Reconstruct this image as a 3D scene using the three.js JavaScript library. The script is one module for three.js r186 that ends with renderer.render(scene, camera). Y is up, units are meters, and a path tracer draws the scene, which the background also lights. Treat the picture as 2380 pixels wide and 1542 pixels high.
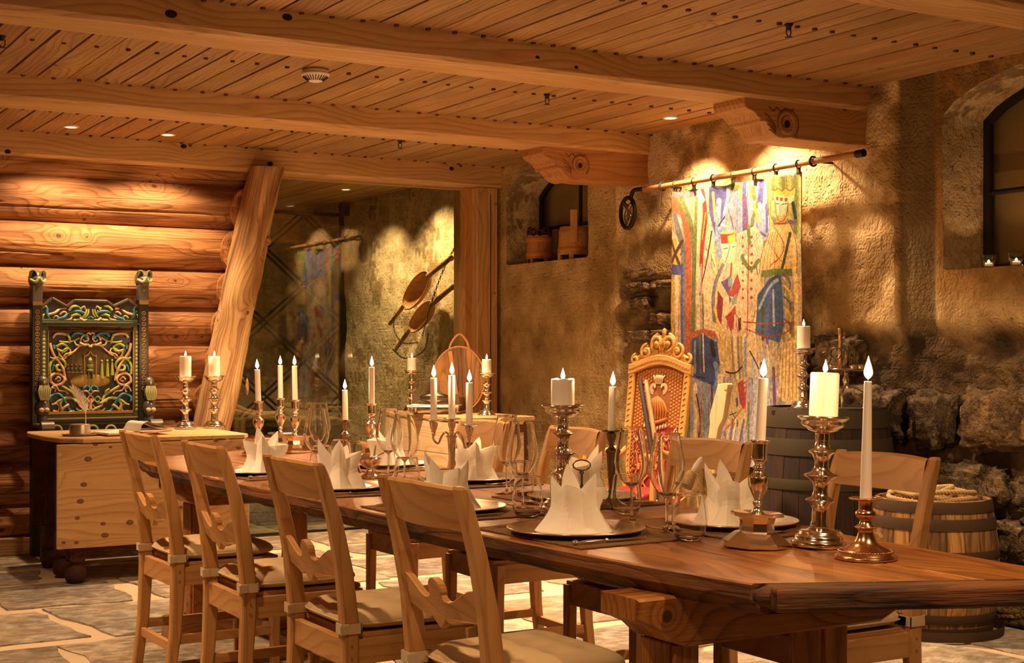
import * as THREE from 'three';
import { mergeGeometries, mergeVertices } from 'three/addons/utils/BufferGeometryUtils.js';
import { RoundedBoxGeometry } from 'three/addons/geometries/RoundedBoxGeometry.js';

// ---------- camera, exposure, lights ----------
const scene = new THREE.Scene();
scene.background = new THREE.Color(0x000000);
const FPX = 3317, U0 = 1190, V0 = 819, YAW = 30.63 * Math.PI / 180, EYE = 1.25;
const camera = new THREE.PerspectiveCamera(2 * Math.atan(771 / FPX) * 180 / Math.PI, 2380 / 1542, 0.05, 60);
camera.position.set(0, EYE, 0);
camera.rotation.set(0, -YAW, 0);
camera.setViewOffset(2380, 1542, 0, -(V0 - 771), 2380, 1542);
scene.add(camera);
const renderer = new THREE.WebGLRenderer();
renderer.toneMapping = THREE.LinearToneMapping;
renderer.toneMappingExposure = 1.13;
renderer.shadowMap.enabled = true;
const LAMP_COLOR = new THREE.Color().setRGB(1.0, 0.635, 0.34);
const CANDLE_COLOR = new THREE.Color().setRGB(1.0, 0.58, 0.26);
const CANDLE_CD = 0.2;
const CEIL = 2.605, WALLX = 5.28, GLASSZ = -9.22;
// ceiling downlights: x, z, aim dx, aim dz (per metre down), cd, half angle (deg), penumbra
const DOWNLIGHTS = [
  [2.086, -8.715, 0, -0.3, 7, 54, 0.6, 'recessed ceiling downlight washing log wall above painted throne'],
  [2.678, -8.72, 0, -0.3, 7, 54, 0.6, 'recessed ceiling downlight washing log wall beside leaning post'],
  [4.98, -6.618, 0.22, -0.14, 10, 46, 0.35, 'recessed ceiling downlight over middle of tapestry rod'],
  [4.96, -6.06, 0.2, 0.14, 12, 52, 0.35, 'recessed ceiling downlight between front beam and tapestry'],
  [4.85, -10.1, 0.3, 0.05, 17, 54, 0.5, 'recessed downlight behind glass, close above hanging ladles'],
  [4.85, -10.9, 0.2, -0.1, 14, 52, 0.6, 'recessed downlight behind glass, farther from ladles'],
  [2.9, -10.9, 0.1, -0.25, 16, 54, 0.6, 'added fill lamp behind glass and leaning post, brightening cellar lattice'],  // added lamp, out of sight, to brighten the cellar lattice and rear wall
  [3.6, -7.75, 0.0, 0.05, 42, 54, 0.6, 'recessed ceiling downlight hidden behind mid beam over aisle'],
  [3.75, -5.85, 0, 0.1, 46, 52, 0.6, 'recessed ceiling downlight hidden by front beam over chair aisle'],
  [0.75, -5.9, 0.15, 0, 22, 52, 0.6, 'recessed ceiling downlight over open slate floor by chair row'],
  [0.75, -4.0, 0.2, 0, 11, 52, 0.6, 'recessed ceiling downlight over chair row middle'],
  [0.75, -2.1, 0.25, 0, 9, 52, 0.6, 'recessed ceiling downlight over chair row end'],
  [2.5, -1.3, 0, -0.15, 11, 46, 0.6, 'recessed ceiling downlight over rough end of dining table'],
  [4.2, -3.0, 0.15, -0.3, 19, 50, 0.6, 'added unseen fill lamp near window with tealights'],  // added fill for the plaster wall, no known fixture here
];

// ---------- helpers ----------
const FW = new THREE.Vector3(Math.sin(YAW), 0, -Math.cos(YAW)), RT = new THREE.Vector3(Math.cos(YAW), 0, Math.sin(YAW));
const ray = (u, v) => FW.clone().addScaledVector(RT, (u - U0) / FPX).add(new THREE.Vector3(0, (V0 - v) / FPX, 0));
const EYEP = new THREE.Vector3(0, EYE, 0);
const atY = (u, v, y) => { const d = ray(u, v); return d.multiplyScalar((y - EYE) / d.y).add(EYEP); };
const atX = (u, v, x) => { const d = ray(u, v); return d.multiplyScalar(x / d.x).add(EYEP); };
const atZ = (u, v, z) => { const d = ray(u, v); return d.multiplyScalar(z / d.z).add(EYEP); };
const V2 = (x, y) => new THREE.Vector2(x, y), V3 = (x, y, z) => new THREE.Vector3(x, y, z);
function RNG(a) { return () => { a |= 0; a = a + 0x6D2B79F5 | 0; let t = Math.imul(a ^ a >>> 15, 1 | a); t = t + Math.imul(t ^ t >>> 7, 61 | t) ^ t; return ((t ^ t >>> 14) >>> 0) / 4294967296; }; }
const rnd = RNG(20240);
const rr = (a, b) => a + (b - a) * rnd();
const lerp = (a, b, t) => a + (b - a) * t, clamp = (x, a = 0, b = 1) => Math.min(b, Math.max(a, x)), sstep = (a, b, x) => { const t = clamp((x - a) / (b - a)); return t * t * (3 - 2 * t); };
// periodic 2-D value noise with period (px, py)
function noise2(seed, px, py) {
  const r = RNG(seed), t = new Float32Array(px * py); for (let i = 0; i < t.length; i++) t[i] = r();
  return (x, y) => {
    const xi = Math.floor(x), yi = Math.floor(y); let fx = x - xi, fy = y - yi; fx = fx * fx * (3 - 2 * fx); fy = fy * fy * (3 - 2 * fy);
    const x0 = ((xi % px) + px) % px, x1 = (x0 + 1) % px, y0 = ((yi % py) + py) % py * px, y1 = (((yi + 1) % py) + py) % py * px;
    return (t[y0 + x0] * (1 - fx) + t[y0 + x1] * fx) * (1 - fy) + (t[y1 + x0] * (1 - fx) + t[y1 + x1] * fx) * fy;
  };
}
const NB = noise2(77, 256, 256);
const fbm = (x, y, o = 4) => { let s = 0, a = 0.5, f = 1; for (let i = 0; i < o; i++) { s += a * NB(x * f + i * 17.3, y * f + i * 9.1); a *= 0.5; f *= 2.03; } return s; };   // about 0..0.94, mean 0.47
const n3 = (x, y, z) => (NB(x + z * 3.7, y - z * 5.3) + NB(y + 31 + x * 0.6, z + 11) + NB(z * 1.1 + 71, x + 53)) / 3;
// ---------- textures ----------
function dataTex(w, h, fn, srgb) {
  const d = new Uint8Array(w * h * 4);
  for (let y = 0; y < h; y++) for (let x = 0; x < w; x++) { const c = fn(x / w, y / h), i = (y * w + x) * 4; d[i] = clamp(c[0], 0, 255); d[i + 1] = clamp(c[1], 0, 255); d[i + 2] = clamp(c[2], 0, 255); d[i + 3] = 255; }
  const t = new THREE.DataTexture(d, w, h, THREE.RGBAFormat); t.wrapS = t.wrapT = THREE.RepeatWrapping; t.magFilter = THREE.LinearFilter; t.minFilter = THREE.LinearMipmapLinearFilter; t.generateMipmaps = true;
  if (srgb) t.colorSpace = THREE.SRGBColorSpace; t.needsUpdate = true; return t;
}
const hex = (h) => [h >> 16 & 255, h >> 8 & 255, h & 255];
const mix3 = (a, b, t) => [lerp(a[0], b[0], t), lerp(a[1], b[1], t), lerp(a[2], b[2], t)];
// wood: u runs 2 m along the grain, v 0.5 m across it
function woodTex(seed, light, dark, o = {}) {
  const { rings = 14, warp = 1.6, knots = 3, fibre = 0.3, patch = 0.35, cracks = 0, w = 1024, h = 512 } = o, r = RNG(seed);
  const a = noise2(seed + 1, 5, 6), b = noise2(seed + 2, 14, 14), f = noise2(seed + 3, 40, 220), p = noise2(seed + 4, 7, 9), f2 = noise2(seed + 5, 90, 400);
  const ks = Array.from({ length: knots }, () => [r(), r(), 0.008 + r() * 0.016]), cr = Array.from({ length: cracks }, () => [r(), r(), 0.1 + r() * 0.25]);
  const L = hex(light), D = hex(dark), hgt = new Float32Array(w * h);
  const map = dataTex(w, h, (u, v) => {
    let ring = v * rings + (a(u * 5, v * 6) - 0.5) * warp * 2 + (b(u * 14, v * 14) - 0.5) * 0.5, kd = 0;
    for (const [ku, kv, kr] of ks) {
      let du = Math.abs(u - ku), dv = Math.abs(v - kv); if (du > 0.5) du = 1 - du; if (dv > 0.5) dv = 1 - dv;
      const d = Math.hypot(du * 2, dv * 0.5); if (d < 0.22) { ring += Math.exp(-d / (kr * 2.6)) * 5; if (d < kr) kd = Math.max(kd, sstep(kr, kr * 0.45, d)); }
    }
    let q = ring - Math.floor(ring); q = q < 0.78 ? q / 0.78 : (1 - q) / 0.22; q = q * q * q;
    const fi = f(u * 40, v * 220) * 0.6 + f2(u * 90, v * 400) * 0.4; let t = 0.12 + 0.5 * q + fibre * (fi - 0.5) + patch * (p(u * 7, v * 9) - 0.5);
    let ck = 0; for (const [cu, cv, cl] of cr) { let du = u - cu; du -= Math.round(du); let dv = v - cv - (a(u * 5, cv * 6) - 0.5) * 0.06; dv -= Math.round(dv); if (Math.abs(du) < cl) ck = Math.max(ck, sstep(0.006 * (1 - Math.abs(du) / cl), 0, Math.abs(dv))); }
    const c = mix3(L, D, clamp(t, -0.15, 1.05)); const k = 1 - 0.5 * kd - 0.7 * ck;
    hgt[Math.round(v * h) * w + Math.round(u * w)] = 0.75 - 0.28 * q + 0.25 * (fi - 0.5) - 0.5 * ck - 0.1 * kd;
    return [c[0] * k, c[1] * k, c[2] * k];
  }, true);
  const bump = dataTex(w, h, (u, v) => { const g = hgt[Math.round(v * h) * w + Math.round(u * w)] * 255; return [g, g, g]; });
  return { map, bump };
}
function stdMat(o) { return new THREE.MeshPhysicalMaterial(o); }
function woodMat(seed, light, dark, o = {}) { const t = woodTex(seed, light, dark, o); return stdMat({ map: t.map, bumpMap: t.bump, bumpScale: o.bump ?? 0.0012, roughness: o.rough ?? 0.6, clearcoat: o.coat ?? 0, clearcoatRoughness: o.coatRough ?? 0.3 }); }
const tinted = (m, r, g, b) => { const c = m.clone(); c.color.setRGB(r, g, b); return c; };
const flat = (h, rough = 0.7, metal = 0) => stdMat({ color: h, roughness: rough, metalness: metal });

const M = {};
M.plank = woodMat(11, 0xaf8a5a, 0x6f4a27, { rings: 18, knots: 1, warp: 1.3, rough: 0.6, bump: 0.0016 });
M.planks = [M.plank, tinted(M.plank, 0.84, 0.8, 0.76), tinted(M.plank, 1.12, 1.12, 1.1), tinted(M.plank, 0.97, 0.88, 0.8)];
M.beam = woodMat(12, 0xcfa874, 0x9a6e3c, { rings: 15, knots: 1, warp: 1.8, rough: 0.65, bump: 0.0015 });
M.corbel = woodMat(13, 0xb98450, 0x855028, { rings: 10, knots: 2, warp: 1.4 });
M.log = woodMat(14, 0xbd8a58, 0x6a3e1c, { rings: 7, knots: 5, warp: 2.6, patch: 0.9, fibre: 0.5, cracks: 9, rough: 0.75, bump: 0.006 });
M.logs = [tinted(M.log, 0.9, 0.86, 0.82), tinted(M.log, 0.76, 0.72, 0.7), tinted(M.log, 0.98, 0.92, 0.86)];
M.table = woodMat(15, 0xa4682a, 0x54290c, { rings: 10, knots: 3, warp: 2.2, patch: 0.7, fibre: 0.45, cracks: 3, rough: 0.42, coat: 0.35, coatRough: 0.35, bump: 0.0012 });
M.wane = woodMat(16, 0x6a401c, 0x201007, { rings: 6, knots: 2, warp: 3, patch: 1.1, fibre: 0.7, cracks: 8, rough: 0.8, bump: 0.006 });
M.chair = woodMat(17, 0xc49258, 0x9a6832, { rings: 9, knots: 0, warp: 2, fibre: 0.25, rough: 0.48, bump: 0.0006 });
M.desk = woodMat(18, 0xc9a270, 0x9a6e3e, { rings: 13, knots: 1, warp: 2, fibre: 0.3, rough: 0.6, bump: 0.001 });
M.pale = woodMat(19, 0xdcc39a, 0xb8956a, { rings: 9, knots: 3, warp: 1.6, rough: 0.65 });
M.post = woodMat(20, 0xcaa572, 0x7a5230, { rings: 13, knots: 4, warp: 1.6, patch: 1.1, fibre: 0.5, cracks: 5, rough: 0.75, bump: 0.005 });
M.barrel = woodMat(21, 0x2a170e, 0x110704, { rings: 10, knots: 0, patch: 0.9, rough: 0.8 });
M.keg = woodMat(22, 0xa07a48, 0x432b16, { rings: 12, knots: 0, patch: 1.2, fibre: 0.7, rough: 0.6, bump: 0.003 });
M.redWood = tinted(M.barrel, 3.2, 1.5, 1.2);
M.peg = flat(0x5a3418, 0.7);
M.silver = flat(0xf1e8da, 0.15, 1); M.plate = flat(0xeee4d4, 0.2, 1); M.silverRough = flat(0xd2c4b0, 0.36, 1); M.bronze = flat(0xdcb084, 0.2, 1); M.darkSilver = flat(0x8d8173, 0.25, 1);
M.iron = flat(0x2a231d, 0.5, 0.7); M.black = flat(0x14100d, 0.6);
M.hoop = flat(0x3a3220, 0.7, 0.3); M.rust = flat(0x44301c, 0.75, 0.15);
M.glass = stdMat({ color: 0xffffff, roughness: 0.0, transmission: 1, thickness: 0.01, ior: 1.5 }); 
M.pane = stdMat({ color: 0xf3f6f0, roughness: 0.0, transmission: 1, thickness: 0, ior: 1.5 });
M.wax = stdMat({ color: 0xf3e7d6, roughness: 0.45, transmission: 0, sheen: 0 });
M.napkin = stdMat({ color: 0xf0e6d6, roughness: 0.85 });
M.flame = stdMat({ color: 0x000000, emissive: new THREE.Color().setRGB(1, 0.66, 0.28), emissiveIntensity: 12, roughness: 1 });
M.wick = flat(0x1c130c, 0.9);
M.white = flat(0xe6ddd0, 0.5);
const linenT = dataTex(256, 256, (u, v) => { const a = 0.5 + 0.5 * Math.sin(u * 128 * 6.283), b = 0.5 + 0.5 * Math.sin(v * 128 * 6.283), n = NB(u * 180, v * 180) * 0.5; const k = 150 + 60 * (a * b) + 60 * n - 30; return [k, k, k]; });
M.linen = stdMat({ color: 0xc6aa7e, roughness: 0.95, bumpMap: linenT, bumpScale: 0.0008, sheen: 0.3, sheenColor: new THREE.Color(0xd8c8a8), sheenRoughness: 0.6 });
M.strap = stdMat({ color: 0xc9b390, roughness: 0.95, bumpMap: linenT, bumpScale: 0.0006 });
// plaster, stone, slate
const nA = noise2(301, 16, 16), nB = noise2(302, 64, 64), nC = noise2(303, 200, 200), nD = noise2(304, 6, 6);
const plasterN = (u, v) => nA(u * 16, v * 16) * 0.4 + nB(u * 64, v * 64) * 0.35 + nC(u * 200, v * 200) * 0.25;
const plasterBumpT = dataTex(768, 768, (u, v) => { let h = plasterN(u, v); const pit = nB(u * 64 + 7, v * 64 + 3); if (pit > 0.83) h -= (pit - 0.83) * 3; h += 0.35 * (nC(u * 200 + 5, v * 200) - 0.5); const g = h * 255; return [g, g, g]; });
const plasterT = dataTex(768, 768, (u, v) => {
  let c = mix3(hex(0xd2bd96), hex(0x9c8762), clamp(1.5 * plasterN(u, v) - 0.3)); const s = nD(u * 6, v * 6) * 0.6 + nA(u * 16 + 3, v * 16 + 8) * 0.4;
  c = mix3(c, hex(0x6e5838), 0.7 * sstep(0.55, 0.8, s + 0.25 * (nB(u * 64, v * 64) - 0.5))); if (nC(u * 200 + 50, v * 200 + 9) > 0.9) c = mix3(c, hex(0x4a3822), 0.6); return c;
}, true);
M.plaster = stdMat({ map: plasterT, bumpMap: plasterBumpT, bumpScale: 0.008, roughness: 0.95 });
const stoneT = dataTex(512, 512, (u, v) => { const n = plasterN(u, v), m = nA(u * 16 + 4, v * 16 + 2); let c = mix3(hex(0x7d6a4a), hex(0x33281a), clamp(1.8 * n - 0.4)); return mix3(c, hex(0xa48d62), 0.6 * sstep(0.62, 0.8, m)); }, true);
const stoneBumpT = dataTex(512, 512, (u, v) => { const g = 255 * (0.6 * plasterN(u, v) + 0.4 * Math.abs(nA(u * 16, v * 16) - 0.5) * 2); return [g, g, g]; });
M.stone = stdMat({ map: stoneT, bumpMap: stoneBumpT, bumpScale: 0.02, roughness: 0.85 });
M.stones = [tinted(M.stone, 0.85, 0.82, 0.78), tinted(M.stone, 1.2, 1.1, 1.0), tinted(M.stone, 0.62, 0.6, 0.58)];
const sl = noise2(320, 34, 48), sl2 = noise2(321, 10, 12), sl3 = noise2(322, 120, 240);
const slateT = dataTex(768, 768, (u, v) => { const w = (sl2(u * 10, v * 12) - 0.5) * 0.25; const s = sl(u * 34, (v + w * 0.2) * 48) * 0.5 + sl3(u * 120, v * 240) * 0.3 + sl2(u * 10 + 3, v * 12 + 1) * 0.35; return mix3(mix3(hex(0xbdb2a0), hex(0x746a5c), clamp(1.7 * s - 0.45)), hex(0x8d7250), 0.4 * sstep(0.6, 0.85, sl2(u * 10 + 6, v * 12 + 6))); }, true);
const slateBumpT = dataTex(768, 768, (u, v) => { const w = (sl2(u * 10, v * 12) - 0.5) * 0.25; const g = 255 * (sl(u * 34, (v + w * 0.2) * 48) * 0.6 + sl3(u * 120, v * 240) * 0.4); return [g, g, g]; });
M.slate = stdMat({ map: slateT, bumpMap: slateBumpT, bumpScale: 0.006, roughness: 0.7 });
M.slates = [M.slate, tinted(M.slate, 0.8, 0.78, 0.78), tinted(M.slate, 1.1, 1.05, 0.98), tinted(M.slate, 0.92, 0.84, 0.78)];
M.mortar = stdMat({ color: 0xcdb898, bumpMap: plasterBumpT, bumpScale: 0.006, roughness: 0.95 });

// ---------- geometry helpers ----------
const used = {};
const numbered = (n) => { used[n] = (used[n] ?? -1) + 1; return used[n] ? n + '_' + String(used[n]).padStart(3, '0') : n; };
function thing(name, label, category, pos = [0, 0, 0], turn = 0, group) {
  const o = new THREE.Group(); o.name = numbered(name); scene.add(o); o.position.set(...pos); o.rotation.y = turn; o.userData = { label, category }; if (group) o.userData.group = group; return o;
}
function mesh(name, geo, mat, parent, label) { const m = new THREE.Mesh(geo, mat); m.name = parent ? name : numbered(name); (parent || scene).add(m); if (label && parent) m.userData.label = label; return m; }
function single(name, label, category, geo, mat, pos = [0, 0, 0], turn = 0, group) { const m = mesh(name, geo, mat); m.position.set(...pos); m.rotation.y = turn; m.userData = { label, category }; if (group) m.userData.group = group; return m; }
function struct(name, geo, mat, label) { const m = mesh(name, geo, mat); m.userData = { kind: 'structure', label, category: name.split('_')[0] }; return m; }
// box-projected uv in metres; g: grain axis 0|1|2
function uvw(geo, g = 0, su = 2, sv = 0.5, ou = rnd(), ov = rnd()) {
  geo = geo.index ? geo.toNonIndexed() : geo; const p = geo.attributes.position, n = p.count, uv = new Float32Array(n * 2), a = V3(), b = V3(), c = V3(), q = [0, 0, 0];
  for (let i = 0; i < n; i += 3) {
    a.fromBufferAttribute(p, i); b.fromBufferAttribute(p, i + 1); c.fromBufferAttribute(p, i + 2); const N = b.clone().sub(a).cross(c.clone().sub(a)); const ab = [Math.abs(N.x), Math.abs(N.y), Math.abs(N.z)];
    let d = ab[0] > ab[1] ? (ab[0] > ab[2] ? 0 : 2) : (ab[1] > ab[2] ? 1 : 2); const rest = [0, 1, 2].filter((k) => k !== d); let U = rest.includes(g) ? g : rest[0], W = rest.find((k) => k !== U); const end = d === g;
    [a, b, c].forEach((P, k) => { q[0] = P.x; q[1] = P.y; q[2] = P.z; uv[(i + k) * 2] = q[U] / (end ? sv : su) + ou; uv[(i + k) * 2 + 1] = q[W] / sv + ov + (end ? 0.37 : 0); });
  }
  geo.setAttribute('uv', new THREE.BufferAttribute(uv, 2)); return geo;
}
const norm = (g) => { g = g.index ? g.toNonIndexed() : g; for (const k of Object.keys(g.attributes)) if (!['position', 'normal', 'uv'].includes(k)) g.deleteAttribute(k); if (!g.attributes.normal) g.computeVertexNormals(); if (!g.attributes.uv) g.setAttribute('uv', new THREE.BufferAttribute(new Float32Array(g.attributes.position.count * 2), 2)); return g; };
const join = (...gs) => mergeGeometries(gs.flat().map(norm));
const at = (g, x, y, z, rx = 0, ry = 0, rz = 0) => { if (rx) g.rotateX(rx); if (ry) g.rotateY(ry); if (rz) g.rotateZ(rz); return g.translate(x, y, z); };
const box = (w, h, d, r = 0.003, s = 1) => r ? new RoundedBoxGeometry(w, h, d, s, Math.min(r, w / 2.01, h / 2.01, d / 2.01)) : new THREE.BoxGeometry(w, h, d);
const bx = (x0, x1, y0, y1, z0, z1, r = 0.003) => box(x1 - x0, y1 - y0, z1 - z0, r).translate((x0 + x1) / 2, (y0 + y1) / 2, (z0 + z1) / 2);
const lathe = (pts, seg = 40) => new THREE.LatheGeometry(pts.map(([r, y]) => V2(Math.max(r, 0.00001), y)), seg);
const tube = (pts, r, seg = 0, rad = 8, closed = false) => new THREE.TubeGeometry(new THREE.CatmullRomCurve3(pts.map((p) => p.isVector3 ? p : V3(...p)), closed), seg || pts.length * 6, r, rad, closed);
const cyl = (r0, r1, h, seg = 20) => new THREE.CylinderGeometry(r1, r0, h, seg);
const rod = (a, b, r, seg = 10, r2 = r) => { a = a.isVector3 ? a : V3(...a); b = b.isVector3 ? b : V3(...b); const d = b.clone().sub(a), g = new THREE.CylinderGeometry(r2, r, d.length(), seg); g.applyQuaternion(new THREE.Quaternion().setFromUnitVectors(V3(0, 1, 0), d.normalize())); return g.translate((a.x + b.x) / 2, (a.y + b.y) / 2, (a.z + b.z) / 2); };
const sph = (r, x = 0, y = 0, z = 0, sx = 1, sy = 1, sz = 1, n = 12) => new THREE.SphereGeometry(r, n, Math.max(6, n * 0.7 | 0)).scale(sx, sy, sz).translate(x, y, z);
// chamfered rectangular section swept through stations {p:[x,y,z], w (along z), d (along x)} for upright members
function upright(st, ch = 0.15) {
  const pos = [], idx = []; const N = 8;
  st.forEach(({ p, w, d }) => { const c = Math.min(w, d) * ch, X = d / 2, Z = w / 2; for (const [x, z] of [[X - c, Z], [X, Z - c], [X, -Z + c], [X - c, -Z], [-X + c, -Z], [-X, -Z + c], [-X, Z - c], [-X + c, Z]]) pos.push(p[0] + x, p[1], p[2] + z); });
  for (let i = 0; i < st.length - 1; i++) for (let k = 0; k < N; k++) { const a = i * N + k, b = i * N + (k + 1) % N; idx.push(a, b, a + N, b, b + N, a + N); }
  const top = (st.length - 1) * N; for (let k = 1; k < N - 1; k++) { idx.push(0, k + 1, k); idx.push(top, top + k, top + k + 1); }
  const g = new THREE.BufferGeometry(); g.setAttribute('position', new THREE.Float32BufferAttribute(pos, 3)); g.setIndex(idx.flatMap((_, i) => i % 3 ? [] : [idx[i], idx[i + 2], idx[i + 1]])); const f = g.toNonIndexed(); f.computeVertexNormals(); return f;
}
function extrude(pts, depth, bevel = 0.002, holes) { const s = pts.isShape || pts instanceof THREE.Shape ? pts : new THREE.Shape(pts.map(([x, y]) => V2(x, y))); if (holes) s.holes = holes; return new THREE.ExtrudeGeometry(s, { depth: depth - 2 * bevel, bevelEnabled: bevel > 0, bevelThickness: bevel, bevelSize: bevel, bevelSegments: 1, curveSegments: 10 }).translate(0, 0, bevel); }
// grid surface from fn(i/nu, j/nv) -> [x,y,z]
function grid(nu, nv, fn, skip) {
  const pos = [], uv = [], idx = []; for (let j = 0; j <= nv; j++) for (let i = 0; i <= nu; i++) { const p = fn(i / nu, j / nv, i, j); pos.push(p[0], p[1], p[2]); uv.push(p[3] ?? i / nu, p[4] ?? j / nv); }
  for (let j = 0; j < nv; j++) for (let i = 0; i < nu; i++) { if (skip && skip(i, j)) continue; const a = j * (nu + 1) + i, b = a + 1, c = a + nu + 1, d = c + 1; idx.push(a, b, c, b, d, c); }
  const g = new THREE.BufferGeometry(); g.setAttribute('position', new THREE.Float32BufferAttribute(pos, 3)); g.setAttribute('uv', new THREE.Float32BufferAttribute(uv, 2)); g.setIndex(idx); g.computeVertexNormals(); return g;
}
// ================= THE SETTING =================
const X0 = -1.7, Z1 = 2.2, ZFAR = -12.9;
// ---------- floor: slate slabs in pale mortar ----------
const floor = struct('floor', uvw(bx(X0 - 0.2, WALLX + 0.5, -0.2, -0.007, ZFAR - 0.2, Z1 + 0.2, 0), 0, 2.5, 2.5, 0, 0), M.mortar, 'pale mortar bed under irregular slate paving');
{
  const r = RNG(5); let z = Z1; const q = (a, b) => a + (b - a) * r();
  const rows = []; while (z > ZFAR) { const d = q(0.55, 0.95); rows.push([z, z - d]); z -= d; }
  for (const [za, zb] of rows) {
    let x = X0 + q(-0.5, 0.1);
    while (x < WALLX) {
      const w = q(0.55, 1.35), x1 = x + w, inset = q(0.035, 0.065), zA = za - inset + q(-0.05, 0.03), zB = zb + inset + q(-0.03, 0.05), sk = q(-0.1, 0.1), pts = [];
      const C = [[x + inset + sk * 0.6, zA], [x1 - inset + sk * 0.6 + q(-0.05, 0.05), zA + q(-0.05, 0.05)], [x1 - inset - sk * 0.4, zB], [x + inset - sk * 0.4 + q(-0.05, 0.05), zB + q(-0.06, 0.06)]];
      for (let k = 0; k < 4; k++) { const a = C[k], b = C[(k + 1) % 4]; for (let s = 0; s < 6; s++) { const t = s / 6, e = s ? q(-0.022, 0.022) : 0, nx = b[1] - a[1], nz = a[0] - b[0], l = Math.hypot(nx, nz); pts.push([lerp(a[0], b[0], t) + nx / l * e, -(lerp(a[1], b[1], t) + nz / l * e)]); } }
      const g = extrude(pts, 0.03, 0.002).rotateX(-Math.PI / 2).translate(0, -0.03 + q(0, 0.002), 0);
      mesh('slab', uvw(g, 0, 1.6, 1.6, r(), r()), M.slates[r() * 4 | 0], floor); x = x1;
    }
  }
}
// ---------- ceiling: planks by bay, pegs ----------
const ceiling = struct('ceiling', bx(X0 - 0.2, WALLX + 0.4, CEIL + 0.03, CEIL + 0.2, ZFAR - 0.2, Z1 + 0.2, 0), M.black, 'plank ceiling with dark open joints');
const BEAMS = [[-1.6, -1.86], [-3.47, -3.73], [-5.34, -5.61], [-7.22, -7.5], [-9.05, -9.35]];
{
  const bays = [[Z1, -1.73], [-1.73, -3.6], [-3.6, -5.475], [-5.475, -7.36], [-7.36, -9.2], [-9.2, ZFAR]], pegZ = [null, null, -4.495, -6.365, -8.21, null];
  const pegG = box(0.018, 0.012, 0.018, 0.003);
  bays.forEach(([za, zb], b) => {
    let x = X0; const fixed = b === 2 ? [3.25, 3.352, 3.485, 3.591, 3.698, 3.838, 3.941, 4.05, 4.125, 4.233, 4.365, 4.479, 4.598, 4.715, 4.845, 4.972, 5.09, 5.2] : b === 3 ? [1.361, 1.487, 1.642, 1.775, 1.914, 2.03, 2.139, 2.251, 2.384, 2.532, 2.69, 2.849, 3.008, 3.132, 3.252, 3.403, 3.53, 3.66, 3.78, 3.9, 4.02, 4.147, 4.281, 4.4, 4.52, 4.65, 4.79, 4.93, 5.06, 5.19] : [];
    const edges = [x]; const mids = fixed.slice(1).map((v, i) => (v + fixed[i]) / 2); const first = mids[0] ?? 99;
    while (x < WALLX) { let w = rr(0.105, 0.155); if (x >= first - 0.001) { const nx = mids.find((m) => m > x + 0.02); w = (nx ?? x + w) - x; } else if (x + w > first - 0.06) w = first - x; x += w; edges.push(Math.min(x, WALLX + 0.02)); }
    for (let i = 0; i < edges.length - 1; i++) {
      const xa = edges[i] + 0.002, xb = edges[i + 1] - rr(0.005, 0.012); if (xb - xa < 0.03) continue; const dy = rr(-0.002, 0.003);
      const vis = b >= 2; mesh('plank', uvw(bx(xa, xb, CEIL + dy, CEIL + 0.026, zb + 0.001, za - 0.001, vis ? 0.003 : 0), 2), M.planks[rnd() < 0.5 ? 0 : rnd() * 4 | 0], ceiling);
      const xm = (edges[i] + edges[i + 1]) / 2; if (xm < 0.9) continue;
      const peg = (px, pz) => { const m = mesh('peg', pegG, M.peg, ceiling); m.position.set(px, CEIL - 0.003, pz); };
      if (pegZ[b]) { peg(xm + rr(-0.008, 0.008), pegZ[b]); peg(xm + rr(-0.012, 0.012), zb + (b === 4 ? 0.18 : 0.155)); if (b > 2) peg(xm + rr(-0.012, 0.012), za - 0.165); }
    }
  });
}
// ---------- beams ----------
function beamGeo(x0, x1, y0, y1, z0, z1, seed) {   // hand-hewn: softly wavy chamfered box along x
  const n = 60, sec = []; const ch = 0.016; const H = y1 - y0, D = z1 - z0;
  const ring = [[0, 0, ch], [0, ch, 0], [0, D - ch, 0], [0, D, ch], [0, D, H], [0, 0, H]].map(([, dz, dy]) => [dy, dz]);
  const pos = [], idx = [], N = ring.length;
  for (let i = 0; i <= n; i++) { const x = lerp(x0, x1, i / n); ring.forEach(([dy, dz], k) => { const wob = k < 4 ? (fbm(x * 1.6 + seed, k * 3.1) - 0.47) * 0.014 : 0; pos.push(x, y0 + dy + wob, z0 + dz + (k === 0 || k === 5 || k === 1 ? -1 : 1) * (k < 4 ? (fbm(x * 2 + seed * 2, k * 5.3) - 0.47) * 0.008 : 0)); }); }
  for (let i = 0; i < n; i++) for (let k = 0; k < N; k++) { const a = i * N + k, b = i * N + (k + 1) % N; idx.push(a, a + N, b, b, a + N, b + N); }
  for (let k = 1; k < N - 1; k++) { idx.push(0, k, k + 1); const t = n * N; idx.push(t, t + k + 1, t + k); }
  const g = new THREE.BufferGeometry(); g.setAttribute('position', new THREE.Float32BufferAttribute(pos, 3)); g.setIndex(idx.flatMap((_, i) => i % 3 ? [] : [idx[i], idx[i + 2], idx[i + 1]])); const f = uvw(g, 0); f.computeVertexNormals(); return f;
}
const beamLabels = ['hewn pine ceiling beam behind the viewer end of room', 'hewn pine ceiling beam above the rough end of table', 'hewn pine ceiling beam resting on the larger scroll corbel', 'hewn pine ceiling beam resting on the smaller scroll corbel', 'hewn pine beam along the top of log wall and glass'];
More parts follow.
